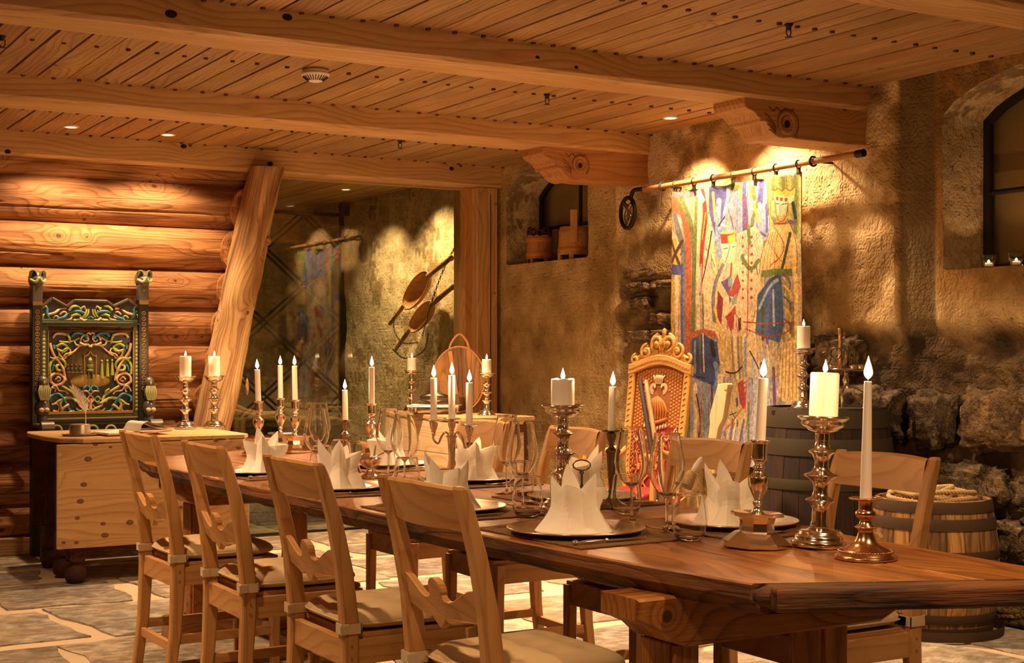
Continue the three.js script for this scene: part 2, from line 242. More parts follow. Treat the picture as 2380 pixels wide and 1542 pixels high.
BEAMS.forEach(([za, zb], i) => {
  const y0 = i === 4 ? 2.455 : 2.485, end = i < 4 ? WALLX + 0.05 : WALLX - 0.005; const b = struct('ceiling_beam', beamGeo(X0, end, y0, CEIL + 0.03, zb, za, i * 7.7), M.beam, beamLabels[i]); b.userData.category = 'beam';
  if (i === 4) [[18, 352], [427, 340], [628, 381], [1050, 392]].forEach(([u, v]) => { const p = atZ(u, v, za + 0.002); mesh('knot', sph(0.016, p.x, p.y, za, 1.3, 0.9, 0.15), M.wick, b); });
  if (i === 2) [[398, 32], [668, 40], [1250, 133], [1340, 156]].forEach(([u, v], k) => { const p = atZ(u, v, za + 0.002); mesh('knot', sph(k < 2 ? 0.017 : 0.008, p.x, p.y, za, 1.4, 0.9, 0.15), M.wick, b); });
});
// ---------- carved corbels under two beams ----------
function corbel(label, z, px, scroll, r, mat) {
  const pts = px.map(([u, v]) => { const p = atZ(u, v, z); return [p.x, p.y]; }); const top = 2.487; pts[0][1] = top; pts.push([WALLX + 0.03, pts[pts.length - 1][1]], [WALLX + 0.03, top]);
  const shape = new THREE.Shape(); shape.moveTo(...pts[0]); pts.slice(1, -3).forEach((p) => shape.lineTo(...p)); pts.slice(-3).forEach((p) => shape.lineTo(...p));
  const t = thing('beam_corbel', label, 'corbel', [0, 0, 0]); t.userData.kind = 'thing';
  mesh('body', uvw(extrude(shape, 0.24, 0.004).translate(0, 0, z - 0.24), 0), mat, t);
  const dk = tinted(M.corbel, 0.42, 0.34, 0.3);
  const c = atZ(scroll[0], scroll[1], z), sp = []; for (let i = 0; i <= 60; i++) { const a = -0.9 + i / 60 * Math.PI * 4.6, q = r * (1 - 0.84 * i / 60); sp.push(V3(c.x + Math.cos(a) * q, c.y + Math.sin(a) * q, z + 0.0005)); }
  mesh('scroll_groove', new THREE.TubeGeometry(new THREE.CatmullRomCurve3(sp), 140, 0.0032, 6), dk, t); mesh('scroll_boss', uvw(new THREE.TorusGeometry(r * 0.62, 0.011, 8, 40).scale(1, 1, 0.5).translate(c.x, c.y, z), 0), mat, t); mesh('eye', sph(r * 0.2, c.x, c.y - 0.004, z, 1, 1.1, 0.3), M.wick, t);
  const zz = []; for (let i = 0; i < 7; i++) zz.push(V3(c.x - r * 1.5 + i * r * 0.34, c.y + r * 0.92 + (i % 2 ? -0.022 : 0), z + 0.001)); mesh('zigzag', join(zz.slice(1).map((p, i) => rod(zz[i], p, 0.0034, 6))), dk, t);
  const lf = []; for (let k = 0; k < 4; k++) { const q = []; for (let i = 0; i <= 8; i++) { const s = i / 8; q.push(V3(c.x - r * (0.9 + (0.95 - k * 0.12) * s), c.y - r * (0.35 + k * 0.16) + r * (0.95 - k * 0.2) * s * (1.35 - s * 0.5), z + 0.0005)); } lf.push(tube(q, 0.0028, 16, 5)); } mesh('leaf_groove', join(lf), dk, t);
  return t;
}
corbel('larger carved pine scroll corbel under the beam over tapestry', -5.36, [[1732, 229], [1731, 238], [1734, 247], [1741, 253], [1749, 256], [1757, 262], [1763, 271], [1768, 274], [1769, 280], [1777, 280], [1785, 285], [1791, 296], [1798, 309], [1809, 317], [1822, 320], [1838, 318], [1852, 322], [2011, 338]], [1829, 286], 0.078, tinted(M.beam, 0.9, 0.8, 0.7));
corbel('smaller carved reddish pine scroll corbel beside deep window niche', -7.25, [[1264, 346], [1263, 354], [1268, 362], [1276, 366], [1284, 371], [1288, 379], [1292, 382], [1293, 388], [1301, 389], [1308, 395], [1314, 405], [1324, 413], [1338, 418], [1354, 415], [1372, 418], [1514, 426]], [1348, 383], 0.07, M.corbel);
// ---------- log wall ----------
const logWall = struct('wall_back', bx(X0 - 0.2, 3.05, 0, CEIL + 0.1, -9.6, -9.42, 0), M.log, 'wall of stacked round logs');
{
  const ys = [2.66, 2.355, 2.07, 1.79, 1.545, 1.31, 1.06, 0.81, 0.56, 0.3, 0.06];
  for (let k = 0; k < ys.length - 1; k++) {
    const yc = (ys[k] + ys[k + 1]) / 2, hh = (ys[k] - ys[k + 1]) / 2 + 0.012, dep = 0.15 + rr(-0.01, 0.015), nx = 200, na = 76, x0 = X0, vv = 819 - (yc - EYE) * 340, x1 = atZ(608 - (vv - 400) * 0.184, vv, -9.25).x, cs = rr(-0.5, 0.1), cs2 = rr(-0.9, -0.3), ce = rr(1.4, 3.2);
    const g = grid(nx, na, (s, t) => {
      const x = lerp(x0, x1, s), a = lerp(-1.75, 1.75, t); let r = 1 + (fbm(x * 1.1 + k * 9, Math.cos(a) + 3, 3) - 0.47) * 0.14 + (fbm(x * 5 + k * 3, Math.sin(a) * 2 + 7, 3) - 0.47) * 0.05;
      const ca = Math.sin(a); // ca: height -1..1 ; front when cos(a)>0
      if (Math.cos(a) > 0) { const w1 = cs + (fbm(x * 0.7 + k * 5, 2.2, 3) - 0.47) * 0.5, d1 = Math.abs(ca - w1); if (x < ce) r -= 0.2 * sstep(0.05 * (0.3 + fbm(x * 3 + k, 4)), 0, d1); const w2 = cs2 + (fbm(x * 0.6 + k * 2, 8.2, 3) - 0.47) * 0.5; if (x > ce - 0.8) r -= 0.16 * sstep(0.045 * (0.3 + fbm(x * 3 + k, 14)), 0, Math.abs(ca - w2)); r += (fbm(x * 2.2 + k * 7, ca * 9, 4) - 0.47) * 0.07; }
      const fl = Math.abs(ca) ** 1.2 * Math.sign(ca);
      return [x, yc + hh * fl * (0.97 + 0.03 * r), -9.26 + dep * Math.cos(a) * r, x / 2 + k * 0.31, t * 1.1 + k * 0.17];
    });
    mesh('log', g, M.logs[k % 3], logWall);
    if (k > 0 && k < 8) { const rr2 = hh * 0.98, e = mesh('crossing_log', join(cyl(rr2, rr2 * 0.97, 0.16, 28).rotateX(Math.PI / 2)), tinted(M.log, 1.25, 1.2, 1.1), logWall); e.position.set(atZ(592 - (vv - 470) * 0.2, vv, -9.1).x + rr(-0.02, 0.02), yc - 0.01, -9.17); }
  }
  mesh('sill_board', uvw(bx(X0, 3.0, 0, 0.11, -9.3, -9.08, 0.01), 0), M.beam, logWall);
}
// ---------- leaning post ----------
{
  const t = thing('leaning_post', 'rough split tree-trunk post leaning beside the log wall', 'post'); const a = atZ(513, 992, -8.96), b = atZ(622, 400, -8.96); a.y = 0; a.x -= 0.25;
  const g = grid(26, 90, (s, q) => { const an = s * Math.PI * 2, y = q * 2.47; const c = V3().lerpVectors(a, b, q); let r = 0.103 + 0.02 * Math.sin(q * 3.1) + (fbm(Math.cos(an) * 1.2 + 4, Math.sin(an) * 1.2 + y * 1.6, 4) - 0.47) * 0.07 + (fbm(Math.cos(an) * 4, Math.sin(an) * 4 + y * 6, 3) - 0.47) * 0.022; const fx = Math.cos(an), fz = Math.sin(an); const sq = 1 / Math.pow(Math.abs(fx) ** 4 + Math.abs(fz) ** 4, 0.25 * 0.6); return [c.x + fx * r * sq, y, c.z + fz * r * sq * 0.9, y / 2, s * 2]; });
  mesh('trunk', g, M.post, t);
  [[590, 650, 0.03, 0.12], [625, 560, 0.02, 0.03], [600, 480, 0.014, 0.02], [560, 760, 0.016, 0.05], [575, 900, 0.012, 0.06]].forEach(([u, v, w, h]) => { const p = atZ(u, v, -8.885); mesh('knot', sph(1, p.x, p.y, -8.892, w, h, 0.012), M.post, t); });
}
// ---------- post by the stone wall, glass partition ----------
{
  const p = struct('trim_1', uvw(bx(5.075, 5.25, 0, 2.456, -9.33, -9.07, 0.01), 1), M.beam, 'square pine post between glass and stone wall'); p.userData.category = 'post';
  mesh('inner_post', uvw(bx(5.02, 5.08, 0, 2.456, -9.33, -9.15, 0.006), 1), M.chair, p); mesh('shake', bx(5.185, 5.19, 0.1, 2.4, -9.069, -9.067, 0), M.wick, p);
  [[1152, 475, 0.014], [1150, 682, 0.01], [1140, 583, 0.007]].forEach(([u, v, r]) => { const q = atZ(u, v, -9.068); mesh('knot', sph(r, q.x, q.y, -9.07, 1, 1, 0.2), M.corbel, p); });
  const gl = struct('window_3', bx(3.1, 5.03, 0.012, 2.456, GLASSZ - 0.004, GLASSZ + 0.004, 0), M.pane, 'full height glass partition showing the cellar behind and reflections'); mesh('inner_pane', bx(3.1, 5.03, 0.012, 2.456, GLASSZ - 0.024, GLASSZ - 0.017, 0), M.pane, gl);
  mesh('bottom_channel', bx(3.1, 5.03, 0, 0.014, GLASSZ - 0.03, GLASSZ + 0.012, 0.002), M.iron, gl); mesh('top_channel', bx(3.1, 5.03, 2.44, 2.46, GLASSZ - 0.015, GLASSZ + 0.015, 0.002), M.beam, gl);
}
// ---------- stone and plaster wall with two deep window niches ----------
function archPoly(z0, z1, y0, ys, ya, n = 14) { const p = [[z0, y0], [z1, y0], [z1, ys]]; for (let i = 1; i < n; i++) { const t = i / n, s = Math.sin(t * Math.PI); p.push([lerp(z1, z0, t), ys + (ya - ys) * Math.pow(s, 0.75)]); } p.push([z0, ys]); return p; }
const NICHE1 = archPoly(-4.85, -3.75, 1.645, 2.385, 2.56), NICHE2 = archPoly(-9.0, -7.925, 1.885, 2.4, 2.585);
const inside = (P, z, y) => { let c = false; for (let i = 0, j = P.length - 1; i < P.length; j = i++) if ((P[i][1] > y) !== (P[j][1] > y) && z < (P[j][0] - P[i][0]) * (y - P[i][1]) / (P[j][1] - P[i][1]) + P[i][0]) c = !c; return c; };
const nearest = (P, z, y) => { let best = 1e9, o = [z, y]; for (let i = 0; i < P.length; i++) { const a = P[i], b = P[(i + 1) % P.length], dz = b[0] - a[0], dy = b[1] - a[1], t = clamp(((z - a[0]) * dz + (y - a[1]) * dy) / (dz * dz + dy * dy)), q = [a[0] + dz * t, a[1] + dy * t], d = (q[0] - z) ** 2 + (q[1] - y) ** 2; if (d < best) { best = d; o = q; } } return o; };
// how bare the masonry is, 0 plaster .. 1 stone
const bare = (z, y) => Math.max(sstep(0.06, -0.06, y - (1.36 + 0.16 * (fbm(z * 2.1, 3.3) - 0.47) + 0.25 * sstep(-5.6, -6.4, z) * -2)) * sstep(-6.5, -6.2, z), sstep(1.2, 1.35, y) * sstep(1.8, 1.68, y + 0.12 * fbm(z * 4, 1)) * sstep(-7.62, -7.45, z + 0.15 * fbm(y * 5, 9)) * sstep(-6.7, -6.85, z));
const pilaster = (z) => sstep(-5.16, -5.13, z + 0.0) * sstep(-4.88, -4.93, z);
const relief = (z, y) => { const s = bare(z, y), p = pilaster(z) * sstep(1.3, 1.4, y); let h = 0.02 * (fbm(z * 0.9 + 3, y * 0.9, 3) - 0.47) + 0.024 * (fbm(z * 4, y * 4, 4) - 0.47) * (1 - 0.8 * p) + 0.014 * (fbm(z * 18, y * 18, 3) - 0.47) * (1 - 0.9 * p); h += s * (-0.045 + 0.06 * (fbm(z * 11, y * 11, 4) - 0.47)); h -= p * 0.02; if (z < -7.6) h *= 0.5; return h; };
const wallMap = dataTex(2000, 820, (u, v) => {
  const z = lerp(-9.3, -2.8, u), y = v * 2.66, n = fbm(z * 7, y * 7, 5), big = fbm(z * 1.3 + 8, y * 1.3 + 2, 4), fine = NB(z * 55, y * 55); let c = mix3(hex(0xdcc596), hex(0xb59a6a), clamp(2.2 * n - 0.55));
  c = mix3(c, hex(0x7d6338), 0.85 * sstep(0.46, 0.66, big + 0.35 * (n - 0.47))); c = mix3(c, hex(0xe3d2ac), 0.6 * sstep(0.5, 0.62, fbm(z * 2.6 + 40, y * 2.6, 4)));
  const g2 = sstep(0.32, 0, Math.abs(z + 4.3) - 0.6) * sstep(1.4, 1.6, y); c = mix3(c, mix3(hex(0xa8803f), hex(0x6e4d22), clamp(2.4 * n - 0.6)), 0.8 * g2);
  if (z < -7.6) c = mix3(c, mix3(hex(0xb89a64), hex(0x8e7242), clamp(2 * n - 0.5)), 0.75);
  const p = pilaster(z) * sstep(1.25, 1.4, y); c = mix3(c, mix3(hex(0x77643f), hex(0x5a4a2c), n), 0.9 * p);
  c = mix3(c, mix3(hex(0x8d7650), hex(0x3c2f1c), clamp(2.4 * n - 0.6)), bare(z, y)); if (fine > 0.9 && n > 0.5) c = mix3(c, hex(0x4e3c22), 0.35); return c;
}, true);
const wallBump = plasterBumpT.clone(); wallBump.repeat.set(6.5 / 1.6, 2.66 / 1.6); wallBump.needsUpdate = true;
M.wall = stdMat({ map: wallMap, bumpMap: wallBump, bumpScale: 0.012, roughness: 0.95 });
const wallRight = (() => {
  const za = -2.8, zb = -9.3, nz = 400, ny = 164, holes = [NICHE1, NICHE2];
  const pt = (i, j) => [lerp(zb, za, i / nz), j / ny * 2.66]; const inH = (z, y) => holes.find((P) => inside(P, z, y));
  const cellOut = (i, j) => { let P; for (const [a, b] of [[0, 0], [1, 0], [0, 1], [1, 1]]) { const q = inH(...pt(i + a, j + b)); if (!q) return false; P = q; } return true; };
  const g = grid(nz, ny, (s, t, i, j) => { let [z, y] = pt(i, j); const u = (z - zb) / (za - zb), v = y / 2.66; const P = inH(z, y); if (P) [z, y] = nearest(P, z, y); return [WALLX - relief(z, y), y, z, u, v]; }, cellOut);
  const w = struct('wall_right', g, M.wall, 'old plastered stone wall with bare rubble courses');
  for (const [P, name] of [[NICHE1, 1], [NICHE2, 2]]) {
    const pos = [], N = P.length, sub = 10, dense = []; P.forEach((a, i) => { const b = P[(i + 1) % N]; const m = Math.max(1, Math.round(Math.hypot(b[0] - a[0], b[1] - a[1]) / 0.05)); for (let k = 0; k < m; k++) dense.push([lerp(a[0], b[0], k / m), lerp(a[1], b[1], k / m)]); });
    const D = 0.32, rev = grid(dense.length, sub, (s, t, i, j) => { const q = dense[i % dense.length]; const f = j / sub, x = WALLX - relief(q[0], q[1]) * (1 - f) + D * f; const nn = (fbm(q[0] * 8 + f * 3, q[1] * 8 + f * 3, 3) - 0.47) * 0.025 * Math.sin(f * Math.PI); return [x, q[1] + nn * 0.6, q[0] + nn, x / 1.6, (i * 0.05) / 1.6]; });
    mesh('window_reveal', rev, M.plaster, w);
  }
  // rubble stones standing proud of the bare masonry
  const r = RNG(9), q = (a, b) => a + (b - a) * r();
  const stone = (z, y, wz, wy, dx = 0.09, m = r() * 3 | 0) => {
    const g = new THREE.IcosahedronGeometry(1, 9), p = g.attributes.position, o = r() * 50;
    for (let i = 0; i < p.count; i++) { let x = p.getX(i), Y = p.getY(i), Z = p.getZ(i); const e = (v) => Math.sign(v) * Math.pow(Math.abs(v), 0.55); x = e(x); Y = e(Y); Z = e(Z); const k = 1 + 0.5 * (n3(x * 1.4 + o, Y * 1.4, Z * 1.4) - 0.5) + 0.5 * (n3(x * 4 + o, Y * 4, Z * 4) - 0.5) + 0.34 * (n3(x * 10, Y * 10 + o, Z * 10) - 0.5); p.setXYZ(i, x * dx * k, Y * wy / 2 * k, Z * wz / 2 * k); }
    const gg = mergeVertices((g.deleteAttribute('uv'), g.deleteAttribute('normal'), g), 1e-4); gg.computeVertexNormals(); const s = mesh('stone', uvw(gg, 2, 0.9, 0.9), M.stones[m], w); s.position.set(WALLX + 0.035, y, z); s.rotation.x = q(-0.08, 0.08); };
  for (const [ya, yb] of [[0, 0.24], [0.25, 0.5], [0.5, 0.74], [0.76, 1.07], [1.09, 1.34]]) { let z = -6.35 + q(-0.1, 0.1); while (z < -2.9) { const wz = q(0.25, 0.6); if (!(ya > 1 && (r() < 0.45 || z > -4.6))) stone(z + wz / 2, (ya + yb) / 2 + q(-0.02, 0.02), wz - q(0.03, 0.06), yb - ya - q(0.015, 0.05), q(0.07, 0.12)); z += wz; } }
  let y = 1.3; while (y < 1.74) { const h = q(0.05, 0.1); let z = -7.5 + q(-0.05, 0.1); while (z < -6.9) { const wz = q(0.25, 0.45); if (r() < 0.8) stone(z + wz / 2, y + h / 2, wz, h * 0.9, q(0.05, 0.09), 1); z += wz; } y += h + 0.02; }
  // plainer stretches outside the picture and behind the glass
  const side = (z0, z1, n, m) => { const nz2 = Math.round((z1 - z0) / n); mesh('plaster_stretch', grid(nz2, Math.round(2.66 / n), (s, t) => { const zz = lerp(z0, z1, s), yy = t * 2.66; return [WALLX + (zz < -9.3 ? 0.04 : 0) - (0.08 * (fbm(zz * 1.3, yy * 1.3, 4) - 0.47) + 0.03 * (fbm(zz * 6, yy * 6, 4) - 0.47)), yy, zz, zz / 2.2, yy / 2.2]; }), m, w); };
  side(-2.82, Z1 + 0.1, 0.1, M.plaster); side(ZFAR, -9.28, 0.035, M.plaster);
  mesh('outer_masonry', bx(WALLX + 0.4, WALLX + 0.6, -0.1, 2.75, ZFAR - 0.2, Z1 + 0.2, 0), M.stone, w); return w;
})();
// windows in the niches: dark iron frames with panes before a closed board
function nicheWindow(n, P, bars, label) {
  const zs = P.map((p) => p[0]), ys = P.map((p) => p[1]), z0 = Math.min(...zs), z1 = Math.max(...zs), y0 = Math.min(...ys), y1 = Math.max(...ys), X = WALLX + 0.28;
  const sh = new THREE.Shape(P.map(([z, y]) => V2(-z, y))), c = [(z0 + z1) / 2, (y0 + y1) / 2], inner = P.map(([z, y]) => V2(-(c[0] + (z - c[0]) * 0.93), c[1] + (y - c[1]) * 0.93)); const fr = new THREE.Shape(sh.getPoints()); fr.holes.push(new THREE.Path(inner));
  const w = struct('window_' + n, extrude(fr, 0.03, 0.002).rotateY(Math.PI / 2).translate(X, 0, 0), M.black, label);
  bars.forEach(([a, b]) => mesh('glazing_bar', rod([X + 0.015, a[1], a[0]], [X + 0.015, b[1], b[0]], 0.013, 6), M.black, w));
  mesh('pane', new THREE.ShapeGeometry(new THREE.Shape(inner)).rotateY(Math.PI / 2).translate(X + 0.015, 0, 0), M.pane, w);
  mesh('shutter_board', bx(X + 0.08, X + 0.1, y0 - 0.05, y1 + 0.05, z0 - 0.05, z1 + 0.05, 0), stdMat({ color: 0x9a7f52, roughness: 0.9 }), w);
}
nicheWindow(1, NICHE1, [[[-4.82, 2.03], [-3.78, 2.03]], [[-4.3, 1.66], [-4.3, 2.55]]], 'arched iron framed window above the two tealights');
nicheWindow(2, NICHE2, [[[-8.98, 2.16], [-7.95, 2.16]], [[-8.46, 1.9], [-8.46, 2.57]]], 'small arched iron framed window behind the two carved tankards');
// remaining walls, closing the room
struct('wall_left', uvw(bx(X0 - 0.2, X0, -0.1, 2.75, ZFAR - 0.2, Z1 + 0.2, 0), 2, 2.5, 2.5), M.plaster, 'plastered wall beyond the open floor');
struct('wall_front', uvw(bx(X0 - 0.2, WALLX + 0.5, -0.1, 2.75, Z1, Z1 + 0.2, 0), 0, 2.5, 2.5), M.plaster, 'plastered wall behind the viewer');
struct('wall_cellar', uvw(bx(X0 - 0.2, WALLX + 0.5, -0.1, 2.75, ZFAR - 0.2, ZFAR, 0), 0, 2.5, 2.5), M.plaster, 'rear wall of the cellar behind the glass');
// ---------- recessed downlights ----------
M.bulb = stdMat({ color: 0x000000, emissive: new THREE.Color().setRGB(1, 0.72, 0.4), emissiveIntensity: 3, roughness: 1 });
for (const [x, z, dx, dz, cd, ang, pen, label] of DOWNLIGHTS) {
  const t = thing('ceiling_downlight', label, 'downlight', [x, CEIL, z], 0, 'recessed ceiling downlights');
  mesh('trim_ring', lathe([[0.032, 0.004], [0.033, -0.006], [0.044, -0.007], [0.046, -0.003], [0.046, 0.01]], 32), M.white, t); mesh('bulb', lathe([[0, -0.0055], [0.033, -0.0055], [0.033, 0.008]], 28), M.bulb, t);
  const l = new THREE.SpotLight(LAMP_COLOR, cd, 0, ang * Math.PI / 180, pen, 2); l.position.set(0, -0.016, 0); l.shadow.radius = 1.6; l.castShadow = true; t.add(l); const tg = new THREE.Object3D(); tg.position.set(dx, -1, dz); t.add(tg); l.target = tg; l.name = 'lamp';
}
// ================= DINING TABLE =================
const TOP = 0.76;
{
  const t = thing('dining_table', 'long rustic plank dining table with waney edges, laid for dinner', 'table', [0, 0, 0]);
  const Lf = [[-2.3, 1.985], [-2.7, 1.925], [-3.34, 1.883], [-3.99, 1.857], [-5, 1.84], [-6.0, 1.82], [-6.4, 1.815], [-6.62, 1.86]], Rt = [[-2.0, 2.66], [-2.55, 2.68], [-2.8, 2.7], [-3.5, 2.77], [-4.5, 2.81], [-5.5, 2.83], [-6.5, 2.84], [-6.95, 2.84]];
  const at1 = (T, z) => { if (z >= T[0][0]) return T[0][1]; for (let i = 1; i < T.length; i++) if (z >= T[i][0]) return lerp(T[i - 1][1], T[i][1], (z - T[i - 1][0]) / (T[i][0] - T[i - 1][0])); return T[T.length - 1][1]; };
  // near end is cut askew: z at the end as a function of x
  const zNear = (x) => lerp(-2.34, -2.02, clamp((x - 1.98) / 0.68, -0.2, 1)), zFar = (x) => lerp(-6.5, -6.93, clamp((x - 1.82) / 0.9));
  const fr = [0, 0.345, 0.66, 1];
  for (let b = 0; b < 3; b++) {
    const n = 120, g0 = b ? 0.0012 : 0, g1 = b < 2 ? 0.0012 : 0; const X = (s, f) => { const z0 = -2.35 - s * 4.3; const l = at1(Lf, z0) + (fbm(z0 * 3, 2) - 0.47) * 0.012, r = at1(Rt, z0) + (fbm(z0 * 3, 7) - 0.47) * 0.012; return lerp(l, r, f); };
    const prof = (s) => { const xa = X(s, fr[b]) + g0, xb = X(s, fr[b + 1]) - g1, z0 = -2.35 - s * 4.3, th = 0.058 + 0.012 * (fbm(z0 * 2.2, b * 4 + 1) - 0.47); const wl = b === 0 ? 0.03 * fbm(z0 * 3.5, 11) + 0.008 : 0, wr = b === 2 ? 0.03 * fbm(z0 * 3.5, 19) + 0.008 : 0; return [[xa + 0.004, 0], [xb - 0.004, 0], [xb, -0.004], [xb + (wr ? 0.004 : 0), -th * 0.55], [xb - wr * 1.2, -th], [xa + wl * 1.2, -th - (b === 0 ? 0.012 * fbm(z0 * 6, 31) : 0)], [xa - (wl ? 0.006 * fbm(z0 * 7, 3) : 0), -th * 0.55], [xa, -0.004]]; };
    const pos = [], idx = [], N = 8; for (let i = 0; i <= n; i++) { const s = i / n; prof(s).forEach(([x, dy]) => pos.push(x, TOP + dy, lerp(zNear(x), zFar(x), s))); }
    for (let i = 0; i < n; i++) for (let k = 0; k < N; k++) { const a = i * N + k, c = i * N + (k + 1) % N; idx.push(a, a + N, c, c, a + N, c + N); }
    for (let k = 1; k < N - 1; k++) { idx.push(0, k, k + 1); const q = n * N; idx.push(q, q + k + 1, q + k); }
    const g = new THREE.BufferGeometry(); g.setAttribute('position', new THREE.Float32BufferAttribute(pos, 3)); g.setIndex(idx.flatMap((_, i) => i % 3 ? [] : [idx[i], idx[i + 2], idx[i + 1]])); const f = uvw(g, 2); f.computeVertexNormals();
    const P3 = f.attributes.position.array, U2 = f.attributes.uv.array, sets = [[[], []], [[], []]]; for (let i = 0; i < P3.length / 3; i += 3) { let up = true; for (let k = 0; k < 3; k++) if (P3[(i + k) * 3 + 1] < TOP - 0.0045) up = false; const S = sets[up ? 0 : 1]; for (let k = 0; k < 3; k++) { S[0].push(P3[(i + k) * 3], P3[(i + k) * 3 + 1], P3[(i + k) * 3 + 2]); S[1].push(U2[(i + k) * 2], U2[(i + k) * 2 + 1]); } }
    const [tg, eg] = sets.map(([p, u]) => { const q = new THREE.BufferGeometry(); q.setAttribute('position', new THREE.Float32BufferAttribute(p, 3)); q.setAttribute('uv', new THREE.Float32BufferAttribute(u, 2)); q.computeVertexNormals(); return q; });
    const tpm = mesh('top_plank', tg, M.table, t); mesh('waney_edge', eg, M.wane, tpm, 'dark rough bark-side edge');
  }
  // cleat across the rough end
  const a = V3(1.965, 0, zNear(1.965) + 0.01), b = V3(2.76, 0, zNear(2.76) + 0.01), len = a.distanceTo(b), ang = Math.atan2(-(b.z - a.z), b.x - a.x);
  const cl = mesh('end_cleat', uvw(box(len, 0.05, 0.09, 0.012, 3), 0), M.wane, t); cl.position.set((a.x + b.x) / 2 + 0.02, TOP - 0.026, (a.z + b.z) / 2 + 0.04); cl.rotation.y = ang;
  const lump = mesh('cleat_tenon', uvw(sph(0.03, 0, 0, 0, 1.5, 0.75, 0.9, 16), 0), M.wane, t); lump.position.set(a.x + 0.035, TOP - 0.024, a.z + 0.035); lump.rotation.y = ang;
  // trestles
  for (const z of [-2.66, -6.1]) {
    const hp = [[1.86, 0.693], [2.72, 0.693], [2.72, 0.65], [2.66, 0.61], [2.6, 0.585], [2.0, 0.585], [1.95, 0.6], [1.915, 0.63], [1.86, 0.655]];
    mesh('trestle_head', uvw(extrude(hp, 0.15, 0.006).translate(0, 0, z - 0.075), 0), M.table, t);
    for (const x of [2.0, 2.46]) { mesh('trestle_post', uvw(bx(x - 0.045, x + 0.045, 0.1, 0.59, z - 0.05, z + 0.05, 0.006), 1), M.table, t); mesh('trestle_panel', uvw(bx(x - 0.035, x + 0.035, 0.1, 0.585, z - 0.07, z + 0.065, 0.004), 1), M.table, t); }
    mesh('trestle_foot', uvw(bx(1.86, 2.62, 0, 0.1, z - 0.06, z + 0.06, 0.012), 0), M.table, t);
  }
  mesh('stretcher', uvw(bx(2.2, 2.26, 0.2, 0.32, -6.1, -2.66, 0.006), 2), M.table, t);
}
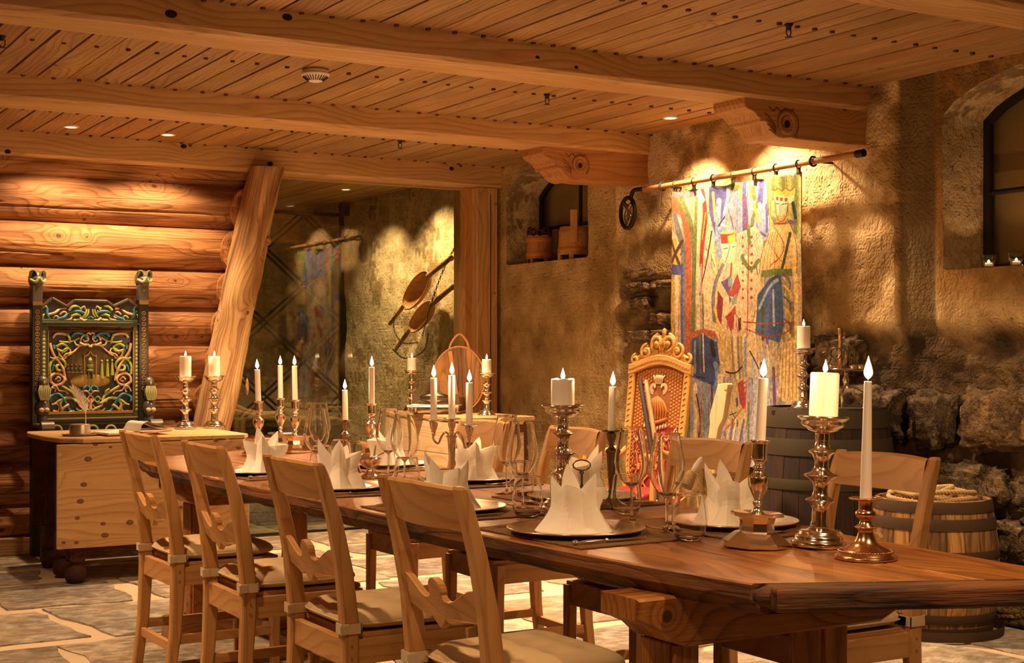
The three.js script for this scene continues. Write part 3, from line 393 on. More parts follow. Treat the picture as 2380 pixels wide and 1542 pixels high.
// ================= CHAIRS =================
function makeChair() {   // faces +x, origin on the floor below the seat centre
  const o = new THREE.Group(); const W = 0.195;
  for (const s of [-1, 1]) {
    mesh('back_post', uvw(upright([{ p: [-0.225, 0, s * W], w: 0.034, d: 0.036 }, { p: [-0.2, 0.2, s * W], w: 0.036, d: 0.042 }, { p: [-0.19, 0.4, s * W], w: 0.038, d: 0.05 }, { p: [-0.192, 0.5, s * W], w: 0.038, d: 0.05 }, { p: [-0.207, 0.64, s * W], w: 0.037, d: 0.046 }, { p: [-0.236, 0.78, s * W], w: 0.036, d: 0.04 }, { p: [-0.27, 0.9, s * W], w: 0.035, d: 0.033 }, { p: [-0.282, 0.935, s * W], w: 0.033, d: 0.026 }, { p: [-0.285, 0.942, s * W], w: 0.027, d: 0.018 }]), 1), M.chair, o);
    mesh('front_leg', uvw(upright([{ p: [0.2, 0, s * W], w: 0.034, d: 0.034 }, { p: [0.195, 0.44, s * W], w: 0.04, d: 0.04 }]), 1), M.chair, o);
    mesh('side_rail', uvw(bx(-0.17, 0.18, 0.37, 0.442, s * W - 0.012, s * W + 0.012), 0), M.chair, o);
    mesh('side_stretcher', uvw(bx(-0.19, 0.185, 0.15, 0.185, s * W - 0.01, s * W + 0.01), 0), M.chair, o);
    for (const [py] of [[0.39], [0.425]]) mesh('peg', cyl(0.004, 0.004, 0.004, 8).rotateX(Math.PI / 2).translate(-0.19, py, s * (W + 0.0195)), M.corbel, o);
  }
  mesh('back_rail', uvw(bx(-0.205, -0.18, 0.365, 0.442, -W + 0.02, W - 0.02), 2), M.chair, o); mesh('front_rail', uvw(bx(0.18, 0.205, 0.37, 0.442, -W + 0.02, W - 0.02), 2), M.chair, o);
  mesh('back_stretcher', uvw(bx(-0.215, -0.195, 0.12, 0.155, -W + 0.015, W - 0.015), 2), M.chair, o); mesh('front_stretcher', uvw(bx(0.185, 0.205, 0.15, 0.185, -W + 0.015, W - 0.015), 2), M.chair, o);
  for (let i = 0; i < 4; i++) { const z = lerp(-0.19, 0.19, i / 4); mesh('seat_board', uvw(bx(-0.165, 0.215, 0.442, 0.456, z + 0.0006, z + 0.0944, 0.002), 0), M.chair, o); }
  // curved top rail: front face hollow
  const bow = (z) => -0.034 * (1 - (z / W) ** 2); const N = 20;
  const railAt = (z, y) => -0.278 + bow(z) + (0.94 - y) * 0.26;
  const rail = grid(N, 6, (s, t) => { const z = lerp(-W + 0.012, W - 0.012, s), P = [[0, 0.838], [0, 0.93], [0.006, 0.937], [0.014, 0.937], [0.02, 0.93], [0.02, 0.838], [0, 0.838]][Math.round(t * 6)]; const e = 0.006 * Math.sin(s * Math.PI); return [railAt(z, P[1]) + P[0], P[1] + (P[1] > 0.9 ? e : -e * 0.5), z]; });
  mesh('top_rail', uvw(rail.toNonIndexed(), 2), M.chair, o); { const q = o.children[o.children.length - 1].geometry; q.computeVertexNormals(); }
  // carved splat with centre scroll
  const half = [[0.183, 0.04], [0.15, 0.034], [0.12, 0.02], [0.085, 0.002], [0.06, -0.006], [0.042, -0.004], [0.03, 0.002]], knob = []; for (let i = 0; i <= 12; i++) { const a = -0.5 + i / 12 * (Math.PI + 1); knob.push([Math.cos(a) * 0.03, 0.022 + Math.sin(a) * 0.026]); }
  const bot = [[0.183, -0.037], [0.13, -0.041], [0.09, -0.048], [0.06, -0.056], [0.04, -0.053], [0.033, -0.046], [0.02, -0.06], [0, -0.074]]; const pts = [...half, ...knob, ...half.map(([a, b]) => [-a, b]).reverse(), ...bot.map(([a, b]) => [-a, b]), ...bot.slice(0, -1).reverse()];
  const sp = extrude(pts, 0.02, 0.0025).rotateY(Math.PI / 2).translate(-0.222, 0.655, 0); { const p = sp.attributes.position; for (let i = 0; i < p.count; i++) { const z = p.getZ(i); p.setX(i, p.getX(i) - 0.018 * (1 - (z / W) ** 2) - (p.getY(i) - 0.655) * 0.2); } sp.computeVertexNormals(); }
  mesh('carved_splat', uvw(sp, 2), M.chair, o);
  return o;
}
function makeCushion(seed) {
  const o = new THREE.Group(); const tuft = []; for (const a of [-0.095, 0.03, 0.13]) for (const b of [-0.1, 0, 0.1]) tuft.push([a, b]);
  const S = (s, t, up) => { const W1 = (v) => { const w = lerp(-1, 1, v); return Math.sign(w) * (1 - (1 - Math.abs(w)) ** 2); }, a = W1(s), b = W1(t), e = Math.pow(Math.abs(a) ** 6 + Math.abs(b) ** 6, 1 / 6) ; const edge = Math.pow(Math.max(0, 1 - Math.min(1, e) ** 5), 0.5); let x = a * 0.2, z = b * 0.2 * (1 + 0.03 * a); if (e > Math.max(Math.abs(a), Math.abs(b))) { const k = Math.max(Math.abs(a), Math.abs(b)) / e; x *= k; z *= k; } const e2 = Math.max(Math.abs(a), Math.abs(b)), ed = Math.pow(Math.max(0, 1 - e2 ** 6), 0.55); let h = 0.038 * ed + (fbm(a * 3 + seed, b * 3, 2) - 0.47) * 0.008 * ed; if (up) for (const [tx, tz] of tuft) { const d = Math.hypot(x - tx, z - tz); h -= 0.013 * Math.exp(-d * d / 0.0009) * ed; } return [x + 0.015, up ? 0.48 + h : 0.48 - Math.min(0.022, 0.024 * ed), z, x / 0.3, z / 0.3]; };
  mesh('pillow', join(grid(40, 40, (s, t) => S(1 - s, t, true)), grid(20, 20, (s, t) => S(s, t, false))), M.linen, o);
  const pip = []; for (let i = 0; i < 48; i++) { const an = i / 48 * Math.PI * 2, c = Math.cos(an), s = Math.sin(an), e = 1 / Math.pow(Math.abs(c) ** 6 + Math.abs(s) ** 6, 1 / 6); pip.push(V3(c * e * 0.2 + 0.015, 0.48, s * e * 0.2)); } mesh('piping', new THREE.TubeGeometry(new THREE.CatmullRomCurve3(pip, true), 120, 0.0028, 6, true), M.linen, o);
  for (const [x, z] of tuft) mesh('tuft_button', sph(0.006, x + 0.015, 0.491, z, 1, 0.5, 1, 8), M.strap, o);
  for (const s of [-1, 1]) { const X = -0.192, Z = s * 0.195, w = 0.0285, d = 0.0225, loop = [[X + w, Z + d], [X - w, Z + d], [X - w, Z - d], [X + w, Z - d]], gs = []; for (let k = 0; k < 4; k++) { const a = loop[k], b = loop[(k + 1) % 4]; gs.push(bx(Math.min(a[0], b[0]) - 0.0012, Math.max(a[0], b[0]) + 0.0012, 0.46, 0.489, Math.min(a[1], b[1]) - 0.0012, Math.max(a[1], b[1]) + 0.0012, 0)); } gs.push(bx(X + w, X + w + 0.012, 0.463, 0.486, Z - s * 0.03, Z + s * 0.004, 0)); gs.push(at(box(0.03, 0.026, 0.002, 0), X - w + 0.006, 0.474, Z + (d + 0.004), 0, 0.15, 0.06)); mesh('strap', uvw(join(gs), 0, 0.3, 0.3), M.strap, o); }
  return o;
}
{
  const proto = makeChair(), cush = makeCushion(1); const ORD = ['nearest writing desk', 'second from writing desk', 'third from writing desk', 'nearest rough table end'];
  const put = (x, z, turn, i, side) => {
    const sideT = side ? 'tapestry-side row' : 'floor-side row'; const c = proto.clone(); c.name = numbered('dining_chair'); c.position.set(x, 0, z); c.rotation.y = turn; c.userData = { label: 'honey pine dining chair with scrolled splat, ' + sideT + ', ' + ORD[i], category: 'chair', group: 'dining chairs around the table' }; scene.add(c);
    const k = cush.clone(); k.name = numbered('seat_cushion'); k.position.set(x, 0.0, z); k.rotation.y = turn; k.userData = { label: 'tufted beige linen cushion on chair, ' + sideT + ', ' + ORD[i], category: 'cushion', group: 'chair cushions' }; scene.add(k);
  };
  [-5.46, -4.68, -3.88, -3.07].forEach((z, i) => put(1.84, z, [0.02, -0.015, 0.0, 0.015][i], i, 0));
  [-5.62, -4.87, -3.99, -3.16].forEach((z, i) => put(2.91, z, Math.PI + [0.03, -0.02, 0.01, -0.01][i], i, 1));
}
// ================= TABLEWARE =================
// ---- napkin folded into a pointed crown ----
function napkinGeo(seed) {
  const r = RNG(seed), q = (a, b) => a + (b - a) * r(); const K = 5, pk = Array.from({ length: K }, () => [q(0.062, 0.076), q(0.145, 0.178)]), va = Array.from({ length: K }, () => [q(0.036, 0.046), q(0.1, 0.118)]), bs = Array.from({ length: 2 * K }, (_, i) => q(0.095, 0.112) * (i % 2 ? 0.86 : 1)); const ear = r() * K | 0; pk[ear] = [0.105, 0.108]; pk[(ear + 2) % K] = [0.088, 0.128];
  const ctrl = []; for (let i = 0; i < K; i++) ctrl.push(pk[i], va[i]); const n = 2 * K, sub = 5, lv = 9; const L = (i, f, get) => lerp(get(i % n), get((i + 1) % n), f);
  const surf = (inner) => grid(n * sub, lv, (s, t, I, j) => {
    const i = Math.floor(I / sub) % n, f = (I % sub) / sub, a = I / (n * sub) * Math.PI * 2; const R = L(i, f, (k) => ctrl[k][0]), Hh = L(i, f, (k) => ctrl[k][1]), B = L(i, f, (k) => bs[k]); const tt = j / lv; let rad, y;
    if (!inner) { const waist = 0.8 + 0.2 * Math.pow(Math.abs(tt * 2 - 0.9), 1.5); rad = lerp(B, R, Math.pow(tt, 0.75)) * lerp(1, waist, Math.sin(tt * Math.PI)); y = Hh * tt; rad += (fbm(a * 2 + seed, tt * 4, 2) - 0.47) * 0.012 * Math.sin(tt * 3.1); } else { rad = lerp(R, 0.004, Math.pow(1 - tt, 1.0)); y = lerp(0.045, Hh, Math.pow(tt, 1.1)); }
    return [Math.cos(a) * rad, y + 0.001, Math.sin(a) * rad];
  });
  const a = surf(false), b = surf(true); const flatN = (g, flip) => { if (flip) { const ix = g.index.array; for (let i = 0; i < ix.length; i += 3) { const t = ix[i + 1]; ix[i + 1] = ix[i + 2]; ix[i + 2] = t; } } const f = g.toNonIndexed(); f.computeVertexNormals(); return f; };
  return join(flatN(a, true), flatN(b, false));
}
const napkinGs = [1, 2, 3, 4].map((s) => napkinGeo(s * 13));
// ---- plate, mat, cutlery, glasses ----
const plateG = lathe([[0, 0.004], [0.1, 0.004], [0.112, 0.006], [0.125, 0.012], [0.178, 0.0145], [0.184, 0.017], [0.187, 0.0155], [0.184, 0.012], [0.128, 0.008], [0.112, 0.001], [0, 0.0]].reverse(), 64);
const matT = dataTex(256, 256, (u, v) => { const a = Math.sin(u * 6.283 * 30 + 3 * Math.sin(v * 6.283 * 8)), b = Math.sin(v * 6.283 * 44), n = NB(u * 90, v * 90); return mix3(hex(0x9a6f3e), hex(0x4b2f16), clamp(0.5 + 0.28 * a * b + 0.5 * (n - 0.5))); }, true);
M.mat = stdMat({ map: matT, bumpMap: linenT, bumpScale: 0.002, roughness: 0.95 });
const matG = (() => { const pts = []; const W = 0.185, D = 0.25; for (const [a, b] of [[[-D, -W], [D, -W]], [[D, -W], [D, W]], [[D, W], [-D, W]], [[-D, W], [-D, -W]]]) for (let i = 0; i < 22; i++) { const t = i / 22; pts.push([lerp(a[0], b[0], t) + Math.sin(i * 2.1) * 0.0025, lerp(a[1], b[1], t) + Math.cos(i * 2.4) * 0.0025]); } return uvw(extrude(pts, 0.004, 0.0008).rotateX(-Math.PI / 2), 0, 0.3, 0.3, 0, 0); })();
const knifeParts = [join(at(sph(1, 0, 0, 0, 0.006, 0.004, 0.05, 10), 0, 0.005, 0.06), at(sph(0.0085, 0, 0.0055, 0.108, 1, 0.7, 1.2), 0, 0, 0), at(cyl(0.0045, 0.0045, 0.008, 10).rotateX(1.57), 0, 0.005, 0.012)), extrude([[-0.008, 0], [0.008, 0], [0.0095, 0.07], [0.006, 0.115], [-0.004, 0.128], [-0.008, 0.11]], 0.002, 0.0006).rotateX(-Math.PI / 2).translate(0, 0.004, 0.01)];
const handleG = () => join(tube([[0, 0.003, -0.005], [0, 0.006, 0.03], [0, 0.004, 0.08]], 0.0026, 10, 6), at(sph(1, 0, 0, 0, 0.0095, 0.0025, 0.028, 10), 0, 0.004, 0.09));
const forkHead = (() => { const g = [extrude([[-0.012, 0.03], [-0.013, 0.012], [-0.004, 0], [0.004, 0], [0.013, 0.012], [0.012, 0.03]], 0.002, 0.0005).rotateX(-Math.PI / 2).translate(0, 0.003, 0)]; for (let k = 0; k < 4; k++) { const x = -0.0105 + k * 0.007; g.push(tube([[x, 0.004, -0.028], [x, 0.002, -0.05], [x, 0.004, -0.072]], 0.0014, 6, 5)); } return join(g); })();
const spoonHead = sph(1, 0, 0.005, -0.03, 0.02, 0.006, 0.034, 14);
const glassWall = (pts, th, seg) => { const inner = pts.slice().reverse().map(([r, y]) => [Math.max(0, r - th), y]); return { outer: pts, inner }; };
const wineBowl = (() => { const p = [[0.0035, 0.096], [0.012, 0.103], [0.028, 0.118], [0.042, 0.14], [0.0495, 0.165], [0.0495, 0.18], [0.046, 0.205], [0.04, 0.235], [0.034, 0.272]]; const o = []; const c = new THREE.SplineCurve(p.map((v) => V2(...v))).getPoints(28).map((v) => [v.x, v.y]); c.forEach((v) => o.push(v)); o.push([0.0334, 0.2726]); c.slice().reverse().forEach(([r, y]) => { if (y > 0.106) o.push([Math.max(0.0002, r - 0.0012), y]); }); o.push([0, 0.107]); return lathe(o, 48); })();
const wineStem = lathe([[0, 0], [0.041, 0.0], [0.0415, 0.0012], [0.02, 0.004], [0.006, 0.009], [0.004, 0.02], [0.0036, 0.06], [0.0038, 0.09], [0.0045, 0.098], [0, 0.1]], 40);
const tumblerG = (() => { const c = new THREE.SplineCurve([[0.028, 0], [0.038, 0.012], [0.0455, 0.04], [0.0455, 0.06], [0.041, 0.095], [0.0365, 0.121]].map((v) => V2(...v))).getPoints(26).map((v) => [v.x, v.y]); const o = [[0, 0.001], ...c, [0.0358, 0.1215]]; c.slice().reverse().forEach(([r, y]) => { if (y > 0.012) o.push([r - 0.0013, y]); }); o.push([0.025, 0.0095], [0, 0.009]); return lathe(o, 48); })();
const SIDES = ['floor-side place', 'tapestry-side place'], SEAT = ['nearest writing desk', 'second from writing desk', 'third from writing desk', 'nearest rough table end'];
const plateC = [atY(1333, 1233, TOP)]; const settings = [[0, 0, 2.06, -5.42], [0, 1, 2.04, -4.66], [0, 2, 2.055, -3.87], [0, 3, 2.1, -3.21], [1, 0, 2.64, -5.5], [1, 1, 2.62, -4.72], [1, 2, 2.6, -3.93], [1, 3, 2.57, -3.13]];
for (const [side, i, x, z] of settings) {
  const who = SIDES[side] + ', ' + SEAT[i], s = side ? -1 : 1, turn = side ? Math.PI : 0; const y0 = TOP + 0.0008;
  single('place_mat', 'woven brown place mat, ' + who, 'place mat', matG, M.mat, [x + s * 0.02, y0, z], Math.PI / 2 + turn + [0.03, -0.04, 0.02, 0.05][i], 'woven place mats');
  single('charger_plate', 'round silver charger plate, ' + who, 'plate', plateG, M.plate, [x, y0 + 0.005, z], 0, 'silver charger plates');
  const nk = single('napkin', 'white napkin folded as pointed crown, ' + who, 'napkin', napkinGs[(i + side * 2) % 4], M.napkin, [x, y0 + 0.0092, z], [0.4, 1.9, 0.9, 2.6, 3.3, 4.4, 5.2, 0.1][side * 4 + i], 'folded white napkins');
  nk.scale.set(1.0, side ? 1.0 : 1.02, 1.0);
  const lay = (name, label, cat, parts, dx, dz, ry) => { const t = thing(name, label, cat, [x + dx, y0 + 0.0055, z + dz], ry, 'silver cutlery'); parts.forEach(([n, g]) => mesh(n, g, M.silver, t)); };
  lay('knife', 'silver table knife, ' + who, 'knife', [['handle', knifeParts[0]], ['blade', knifeParts[1]]], -s * 0.03, s * 0.205, (side ? Math.PI / 2 : -Math.PI / 2) + 0.03);
  lay('fork', 'silver table fork, ' + who, 'fork', [['handle', handleG()], ['prongs', forkHead]], -s * 0.02, -s * 0.205, (side ? Math.PI / 2 : -Math.PI / 2) - 0.04);
  lay('dessert_spoon', 'silver dessert spoon, ' + who, 'spoon', [['handle', handleG()], ['bowl', spoonHead]], s * 0.215, -s * 0.03, 0.05);
}
const wine = [[735, 1114, 0, 0], [940, 1136, 0, 1], [1214, 1183, 0, 2], [1550, 1243, 0, 3], [741, 1086, 1, 0], [903, 1115, 1, 1], [1178, 1149, 1, 2], [1468, 1213, 1, 3]], tumb = [[743, 1113, 0, 0], [946, 1145, 0, 1], [1226, 1203, 0, 2], [1602, 1258, 0, 3], [766, 1085, 1, 0], [893, 1107, 1, 1], [1165, 1148, 1, 2], [1468, 1203, 1, 3]];
for (const [u, v, side, i] of wine) { const p = atY(u, v, TOP), t = thing('wine_glass', 'clear stemmed wine glass, ' + SIDES[side] + ', ' + SEAT[i], 'wine glass', [p.x, TOP + 0.0005, p.z], 0, 'wine glasses'); mesh('bowl', wineBowl, M.glass, t); mesh('stem', wineStem, M.glass, t); }
for (const [u, v, side, i] of tumb) { const p = atY(u, v, TOP); if (u === 743) { p.x += 0.05; p.z -= 0.1; } if (u === 1468) { p.x += 0.03; p.z -= 0.07; } if (u === 766) p.z += 0.12; if (u === 1165) { p.x += 0.01; p.z += 0.13; } single('tumbler', 'clear stemless water tumbler, ' + SIDES[side] + ', ' + SEAT[i], 'tumbler', tumblerG, M.glass, [p.x, TOP + 0.0005, p.z], 0, 'water tumblers'); }

// ================= CANDLES AND CANDLESTICKS =================
const spl = (pts, n = 60) => new THREE.SplineCurve(pts.map((v) => V2(...v))).getPoints(n).map((v) => [v.x, v.y]);
const flameG = (h) => lathe(spl([[0.0004, 0], [h * 0.14, h * 0.14], [h * 0.19, h * 0.3], [h * 0.14, h * 0.55], [h * 0.06, h * 0.8], [0.0003, h]], 20), 14);
function candle(label, x, y, z, h, r0, r1, fl = 0.034, tilt = 0, group, cd = CANDLE_CD, molten) {
  const t = thing('candle', label, 'candle', [x, y, z], 0, group); const big = r0 > 0.02;
  let g; if (molten) { const n = 40; g = grid(n, 12, (s, q) => { const a = s * Math.PI * 2, rim = h * (0.93 + 0.14 * (fbm(Math.cos(a) * 1.8 + 3, Math.sin(a) * 1.8, 3) - 0.3)); const P = q < 0.6 ? [r0 * (1 + 0.03 * Math.sin(a * 5) * q), rim * q / 0.6] : q < 0.75 ? [r0 * 0.9, rim - 0.002] : [r0 * 0.88 * (1 - (q - 0.75) / 0.25), h * 0.84]; return [Math.cos(a) * P[0], P[1], Math.sin(a) * P[0]]; }); const ix = g.index.array; for (let i = 0; i < ix.length; i += 3) { const w = ix[i + 1]; ix[i + 1] = ix[i + 2]; ix[i + 2] = w; } g.computeVertexNormals(); }
  else g = lathe([[0, 0], [r0, 0], [r0 * 0.995, 0.002], ...Array.from({ length: 6 }, (_, i) => [lerp(r0, r1, (i + 1) / 7), h * (i + 1) / 7]), [r1, h - r1 * 0.12], [r1 * 0.93, h - 0.0003], [r1 * 0.8, h - r1 * 0.05], [0, h - r1 * 0.2]], big ? 40 : 20);
  mesh('wax', g, M.wax, t); const wy = molten ? h * 0.84 : h - r1 * 0.2; mesh('wick', tube([[0, wy - 0.002, 0], [0.0006, wy + 0.006, 0], [0.0016, wy + 0.011, 0]], 0.0009, 8, 5), M.wick, t);
  const f = mesh('flame', flameG(fl), M.flame, t); f.position.set(0.0006, wy + 0.006, 0);
  const l = new THREE.PointLight(CANDLE_COLOR, cd, 0, 2); l.position.set(0, wy + 0.006 + fl * 0.35, 0); l.castShadow = true; l.name = 'flame_light'; l.shadow.radius = 0.3; t.add(l); t.rotation.z = -tilt; return t;
}
// A: baluster on an octagonal two-step foot
const stickA = (() => { const up = lathe(spl([[0.02, 0.083], [0.013, 0.09], [0.009, 0.1], [0.013, 0.11], [0.01, 0.118], [0.014, 0.128], [0.024, 0.15], [0.027, 0.17], [0.026, 0.176], [0.014, 0.186], [0.012, 0.194], [0.016, 0.2], [0.011, 0.207], [0.014, 0.214], [0.019, 0.218]], 70).concat([[0.0215, 0.221], [0.0205, 0.224], [0.0195, 0.228], [0.0195, 0.258], [0.0215, 0.262], [0.0265, 0.266], [0.027, 0.268], [0.017, 0.268], [0.0165, 0.24], [0, 0.24]]), 32);
  const oct = (p) => { const g = new THREE.LatheGeometry(p.map(([r, y]) => V2(r, y)), 8).toNonIndexed(); g.computeVertexNormals(); return g.rotateY(Math.PI / 8); }; return { up, pan: oct([[0.00001, 0.076], [0.045, 0.074], [0.067, 0.078], [0.069, 0.085], [0.065, 0.087], [0.03, 0.081], [0.02, 0.083], [0.00001, 0.083]]), base: oct([[0.00001, 0], [0.086, 0], [0.09, 0.003], [0.09, 0.011], [0.085, 0.014], [0.058, 0.036], [0.046, 0.04], [0.044, 0.052], [0.043, 0.06], [0.047, 0.075], [0.00001, 0.075]]) }; })();
// B: ringed column with broad saucer
const stickB = (() => { const ring = (y, r, w = 0.0185) => [[w, y - 0.022], [w + 0.004, y - 0.014], [r * 0.72, y - 0.007], [r, y], [r * 0.97, y + 0.003], [r * 0.6, y + 0.009], [w + 0.001, y + 0.018], [w - 0.001, y + 0.024]];
  return { base: lathe([[0, 0], [0.066, 0], [0.068, 0.003], [0.068, 0.012], [0.065, 0.016], [0.059, 0.018], [0.06, 0.024], [0.056, 0.03], [0.05, 0.032], [0.05, 0.038], [0.044, 0.042], [0.03, 0.043], [0.026, 0.047], [0.0, 0.047]], 48), stem: lathe([[0.02, 0.044], [0.023, 0.048], [0.0215, 0.056], [0.0205, 0.062], [0.0195, 0.064], [0.0195, 0.086], ...ring(0.116, 0.037), ...ring(0.178, 0.043, 0.0185), ...ring(0.238, 0.034, 0.0175), [0.0165, 0.266], [0.019, 0.274], [0.0175, 0.282], [0.02, 0.288], [0, 0.29]], 40), saucer: lathe([[0, 0.286], [0.022, 0.288], [0.036, 0.292], [0.041, 0.297], [0.05, 0.302], [0.056, 0.309], [0.053, 0.314], [0.059, 0.32], [0.065, 0.323], [0.0655, 0.327], [0.061, 0.329], [0.056, 0.325], [0.04, 0.3235], [0, 0.323]], 48) }; })();
// C: beaded bronze chamber stick
const bead = (R, y, r, n) => join(Array.from({ length: n }, (_, i) => sph(r, Math.cos(i / n * 6.2832) * R, y, Math.sin(i / n * 6.2832) * R, 1, 1, 1, 6)));
const stickC = { base: lathe([[0, 0], [0.07, 0], [0.0735, 0.002], [0.0735, 0.007], [0.07, 0.009], [0.067, 0.011], [0.062, 0.018], [0.053, 0.024], [0.038, 0.031], [0.027, 0.04], [0.021, 0.052], [0.018, 0.062]], 48), beads: join(bead(0.0625, 0.0195, 0.0026, 60), bead(0.024, 0.075, 0.0022, 30), bead(0.037, 0.143, 0.0024, 40)), stem: lathe([[0.018, 0.062], [0.017, 0.068], [0.0235, 0.073], [0.0235, 0.077], [0.016, 0.082], [0.0135, 0.09], [0.013, 0.093], [0.021, 0.098], [0.0245, 0.104], [0.0235, 0.111], [0.018, 0.115], [0.0165, 0.118], [0.017, 0.136], [0.02, 0.139], [0.036, 0.1405], [0.0385, 0.143], [0.036, 0.145], [0.016, 0.145], [0.015, 0.13], [0, 0.13]], 40) };
// S: trumpet stick with pan cup
const trumpet = (h) => lathe([[0, 0], [0.052, 0], [0.053, 0.004], [0.046, 0.01], [0.04, 0.013], [0.024, 0.02], [0.011, 0.032], [0.0085, 0.045], [0.011, 0.05], [0.0085, 0.056], ...Array.from({ length: 6 }, (_, i) => [lerp(0.0085, 0.0165, i / 5), lerp(0.06, h - 0.07, i / 5)]), [0.021, h - 0.066], [0.0215, h - 0.062], [0.014, h - 0.056], [0.0075, h - 0.048], [0.0075, h - 0.044]], 32);
const panCup = (y) => lathe([[0.006, y - 0.046], [0.0105, y - 0.042], [0.0085, y - 0.038], [0.0135, y - 0.026], [0.016, y - 0.01], [0.0165, y - 0.004], [0.03, y - 0.002], [0.033, y + 0.002], [0.031, y + 0.003], [0.013, y + 0.0005], [0.0125, y - 0.02], [0, y - 0.02]], 32);
const taperR = 0.0135;
function placeA(u, v, label, clabel, ch, tilt, bend = 0, k = 1) { const p = atY(u, v, TOP), t = thing('candlestick', label, 'candlestick', [p.x, TOP + 0.0006, p.z], u * 0.01, 'octagonal silver candlesticks'); mesh('base', stickA.base, M.silver, t); mesh('drip_pan', stickA.pan, M.silver, t); mesh('stem', stickA.up, M.silver, t); t.scale.setScalar(k); t.rotation.order = 'ZXY'; t.rotation.z = -bend; candle(clabel, p.x + Math.sin(bend) * 0.2408 * k, TOP + 0.2408 * k, p.z, ch + 0.027, taperR, taperR * 0.94, 0.046, tilt, 'taper candles'); }
placeA(1757, 1272, 'octagonal silver baluster candlestick next to the fat pillar candle', 'cream taper candle in octagonal stick beside fat pillar candle', 0.157, 0.06, 0.05);
placeA(864, 1071, 'octagonal silver baluster candlestick standing alone behind the salt bowl', 'cream taper candle in octagonal stick behind the salt bowl', 0.165, 0, 0, 0.96);
placeA(686, 1052, 'octagonal silver baluster candlestick, middle of three at desk end', 'cream taper candle, nearest of the three at desk end to wine glasses', 0.165, -0.02, 0, 0.96);
placeA(652, 1044, 'octagonal silver baluster candlestick, rear one of three at desk end', 'cream taper candle, rear one of the three at desk end', 0.165, -0.01, 0, 0.96);
placeA(601, 1059, 'octagonal silver baluster candlestick behind napkin, closest to writing desk', 'cream taper candle above the napkin closest to writing desk', 0.15, -0.04, 0, 0.96);
function placeB(p, label, clabel, k, ch, cr, tilt = 0, molten = false) { const t = thing('candlestick', label, 'candlestick', [p.x, p.y + 0.0006, p.z], 0, 'ringed column candlesticks'); mesh('base', stickB.base, M.silver, t); mesh('stem', stickB.stem, M.silver, t); mesh('saucer', stickB.saucer, M.silver, t); t.scale.setScalar(k); t.rotation.z = -tilt; candle(clabel, p.x + Math.sin(tilt) * 0.3235 * k, p.y + 0.324 * k, p.z, ch, cr, cr, molten ? 0.036 : 0.034, tilt, 'pillar candles', CANDLE_CD, molten); }
placeB(atY(1902, 1272, TOP), 'tall ringed silver column candlestick at rough table end', 'fat cream pillar candle on ringed column at rough table end', 1, 0.115, 0.036, 0.052);
placeB(atY(1308, 1189, TOP), 'tall ringed silver column candlestick in the middle of table', 'half melted pillar candle with ragged rim, middle of table', 1, 0.09, 0.036, 0, true);
{ const p = atY(2012, 1300, TOP), t = thing('candlestick', 'low beaded bronze candlestick at rough table end', 'candlestick', [p.x, TOP + 0.0006, p.z]); mesh('base', stickC.base, M.bronze, t); mesh('beading', stickC.beads, M.bronze, t); mesh('stem', stickC.stem, M.bronze, t); candle('long slim taper candle in low beaded bronze candlestick', p.x, TOP + 0.131, p.z, 0.29, 0.0145, 0.009, 0.056, 0.025); }
for (const [u, v, h, ch, cr, lab, cl] of [[1421, 1180, 0.24, 0.14, 0.0115, 'slender trumpet candlestick beside wine glasses, middle of table', 'taper candle in slender trumpet stick before carved red throne'], [803, 1066, 0.175, 0.14, 0.013, 'slender trumpet candlestick between napkin and salt bowl', 'short smoke-stained candle in trumpet stick near desk end']]) {
  const p = atY(u, v, TOP), t = thing('candlestick', lab, 'candlestick', [p.x, TOP + 0.0006, p.z]); mesh('base_and_stem', trumpet(h), M.darkSilver, t); mesh('pan_and_cup', panCup(h), M.darkSilver, t); candle(cl, p.x, TOP + h - 0.019, p.z, ch + 0.02, cr, cr * 0.95, 0.045, h > 0.2 ? 0.03 : -0.02, 'taper candles'); }
{ // three-armed candelabrum
  const p = atY(1050, 1131, TOP), t = thing('candelabrum', 'three-armed silver candelabrum in the middle of table', 'candelabrum', [p.x, TOP + 0.0006, p.z]); const h = 0.245; mesh('base_and_stem', trumpet(h), M.silver, t); mesh('centre_cup', panCup(h), M.silver, t); const dir = RT.clone().setY(0).normalize();
  for (const [s, dy, dd] of [[-1, -0.005, 0.066], [1, -0.022, 0.064]]) { const P = (a, b) => V3(dir.x * a * s, b, dir.z * a * s), m = mesh('arm', join(tube([P(0.003, h - 0.066), P(0.022, h - 0.048), P(0.036, h - 0.062), P(0.05, h - 0.084 + dy), P(dd, h - 0.07 + dy), P(dd, h - 0.044 + dy)], 0.0042, 40, 8), sph(0.008, ...P(dd, h - 0.05 + dy).toArray())), M.silver, t); const c = mesh('arm_cup', panCup(h + dy), M.silver, t); c.position.set(dir.x * dd * s, 0, dir.z * dd * s); candle(s < 0 ? 'taper candle on candelabrum arm toward the writing desk' : 'taper candle on candelabrum arm toward the tapestry', p.x + dir.x * dd * s, TOP + h + dy - 0.019, p.z + dir.z * dd * s, 0.175, taperR * 0.96, taperR * 0.9, 0.044, 0.0, 'taper candles'); }
  candle('taper candle on the central cup of candelabrum', p.x, TOP + h - 0.019, p.z, 0.18, taperR * 0.96, taperR * 0.9, 0.044, 0.0, 'taper candles');
}
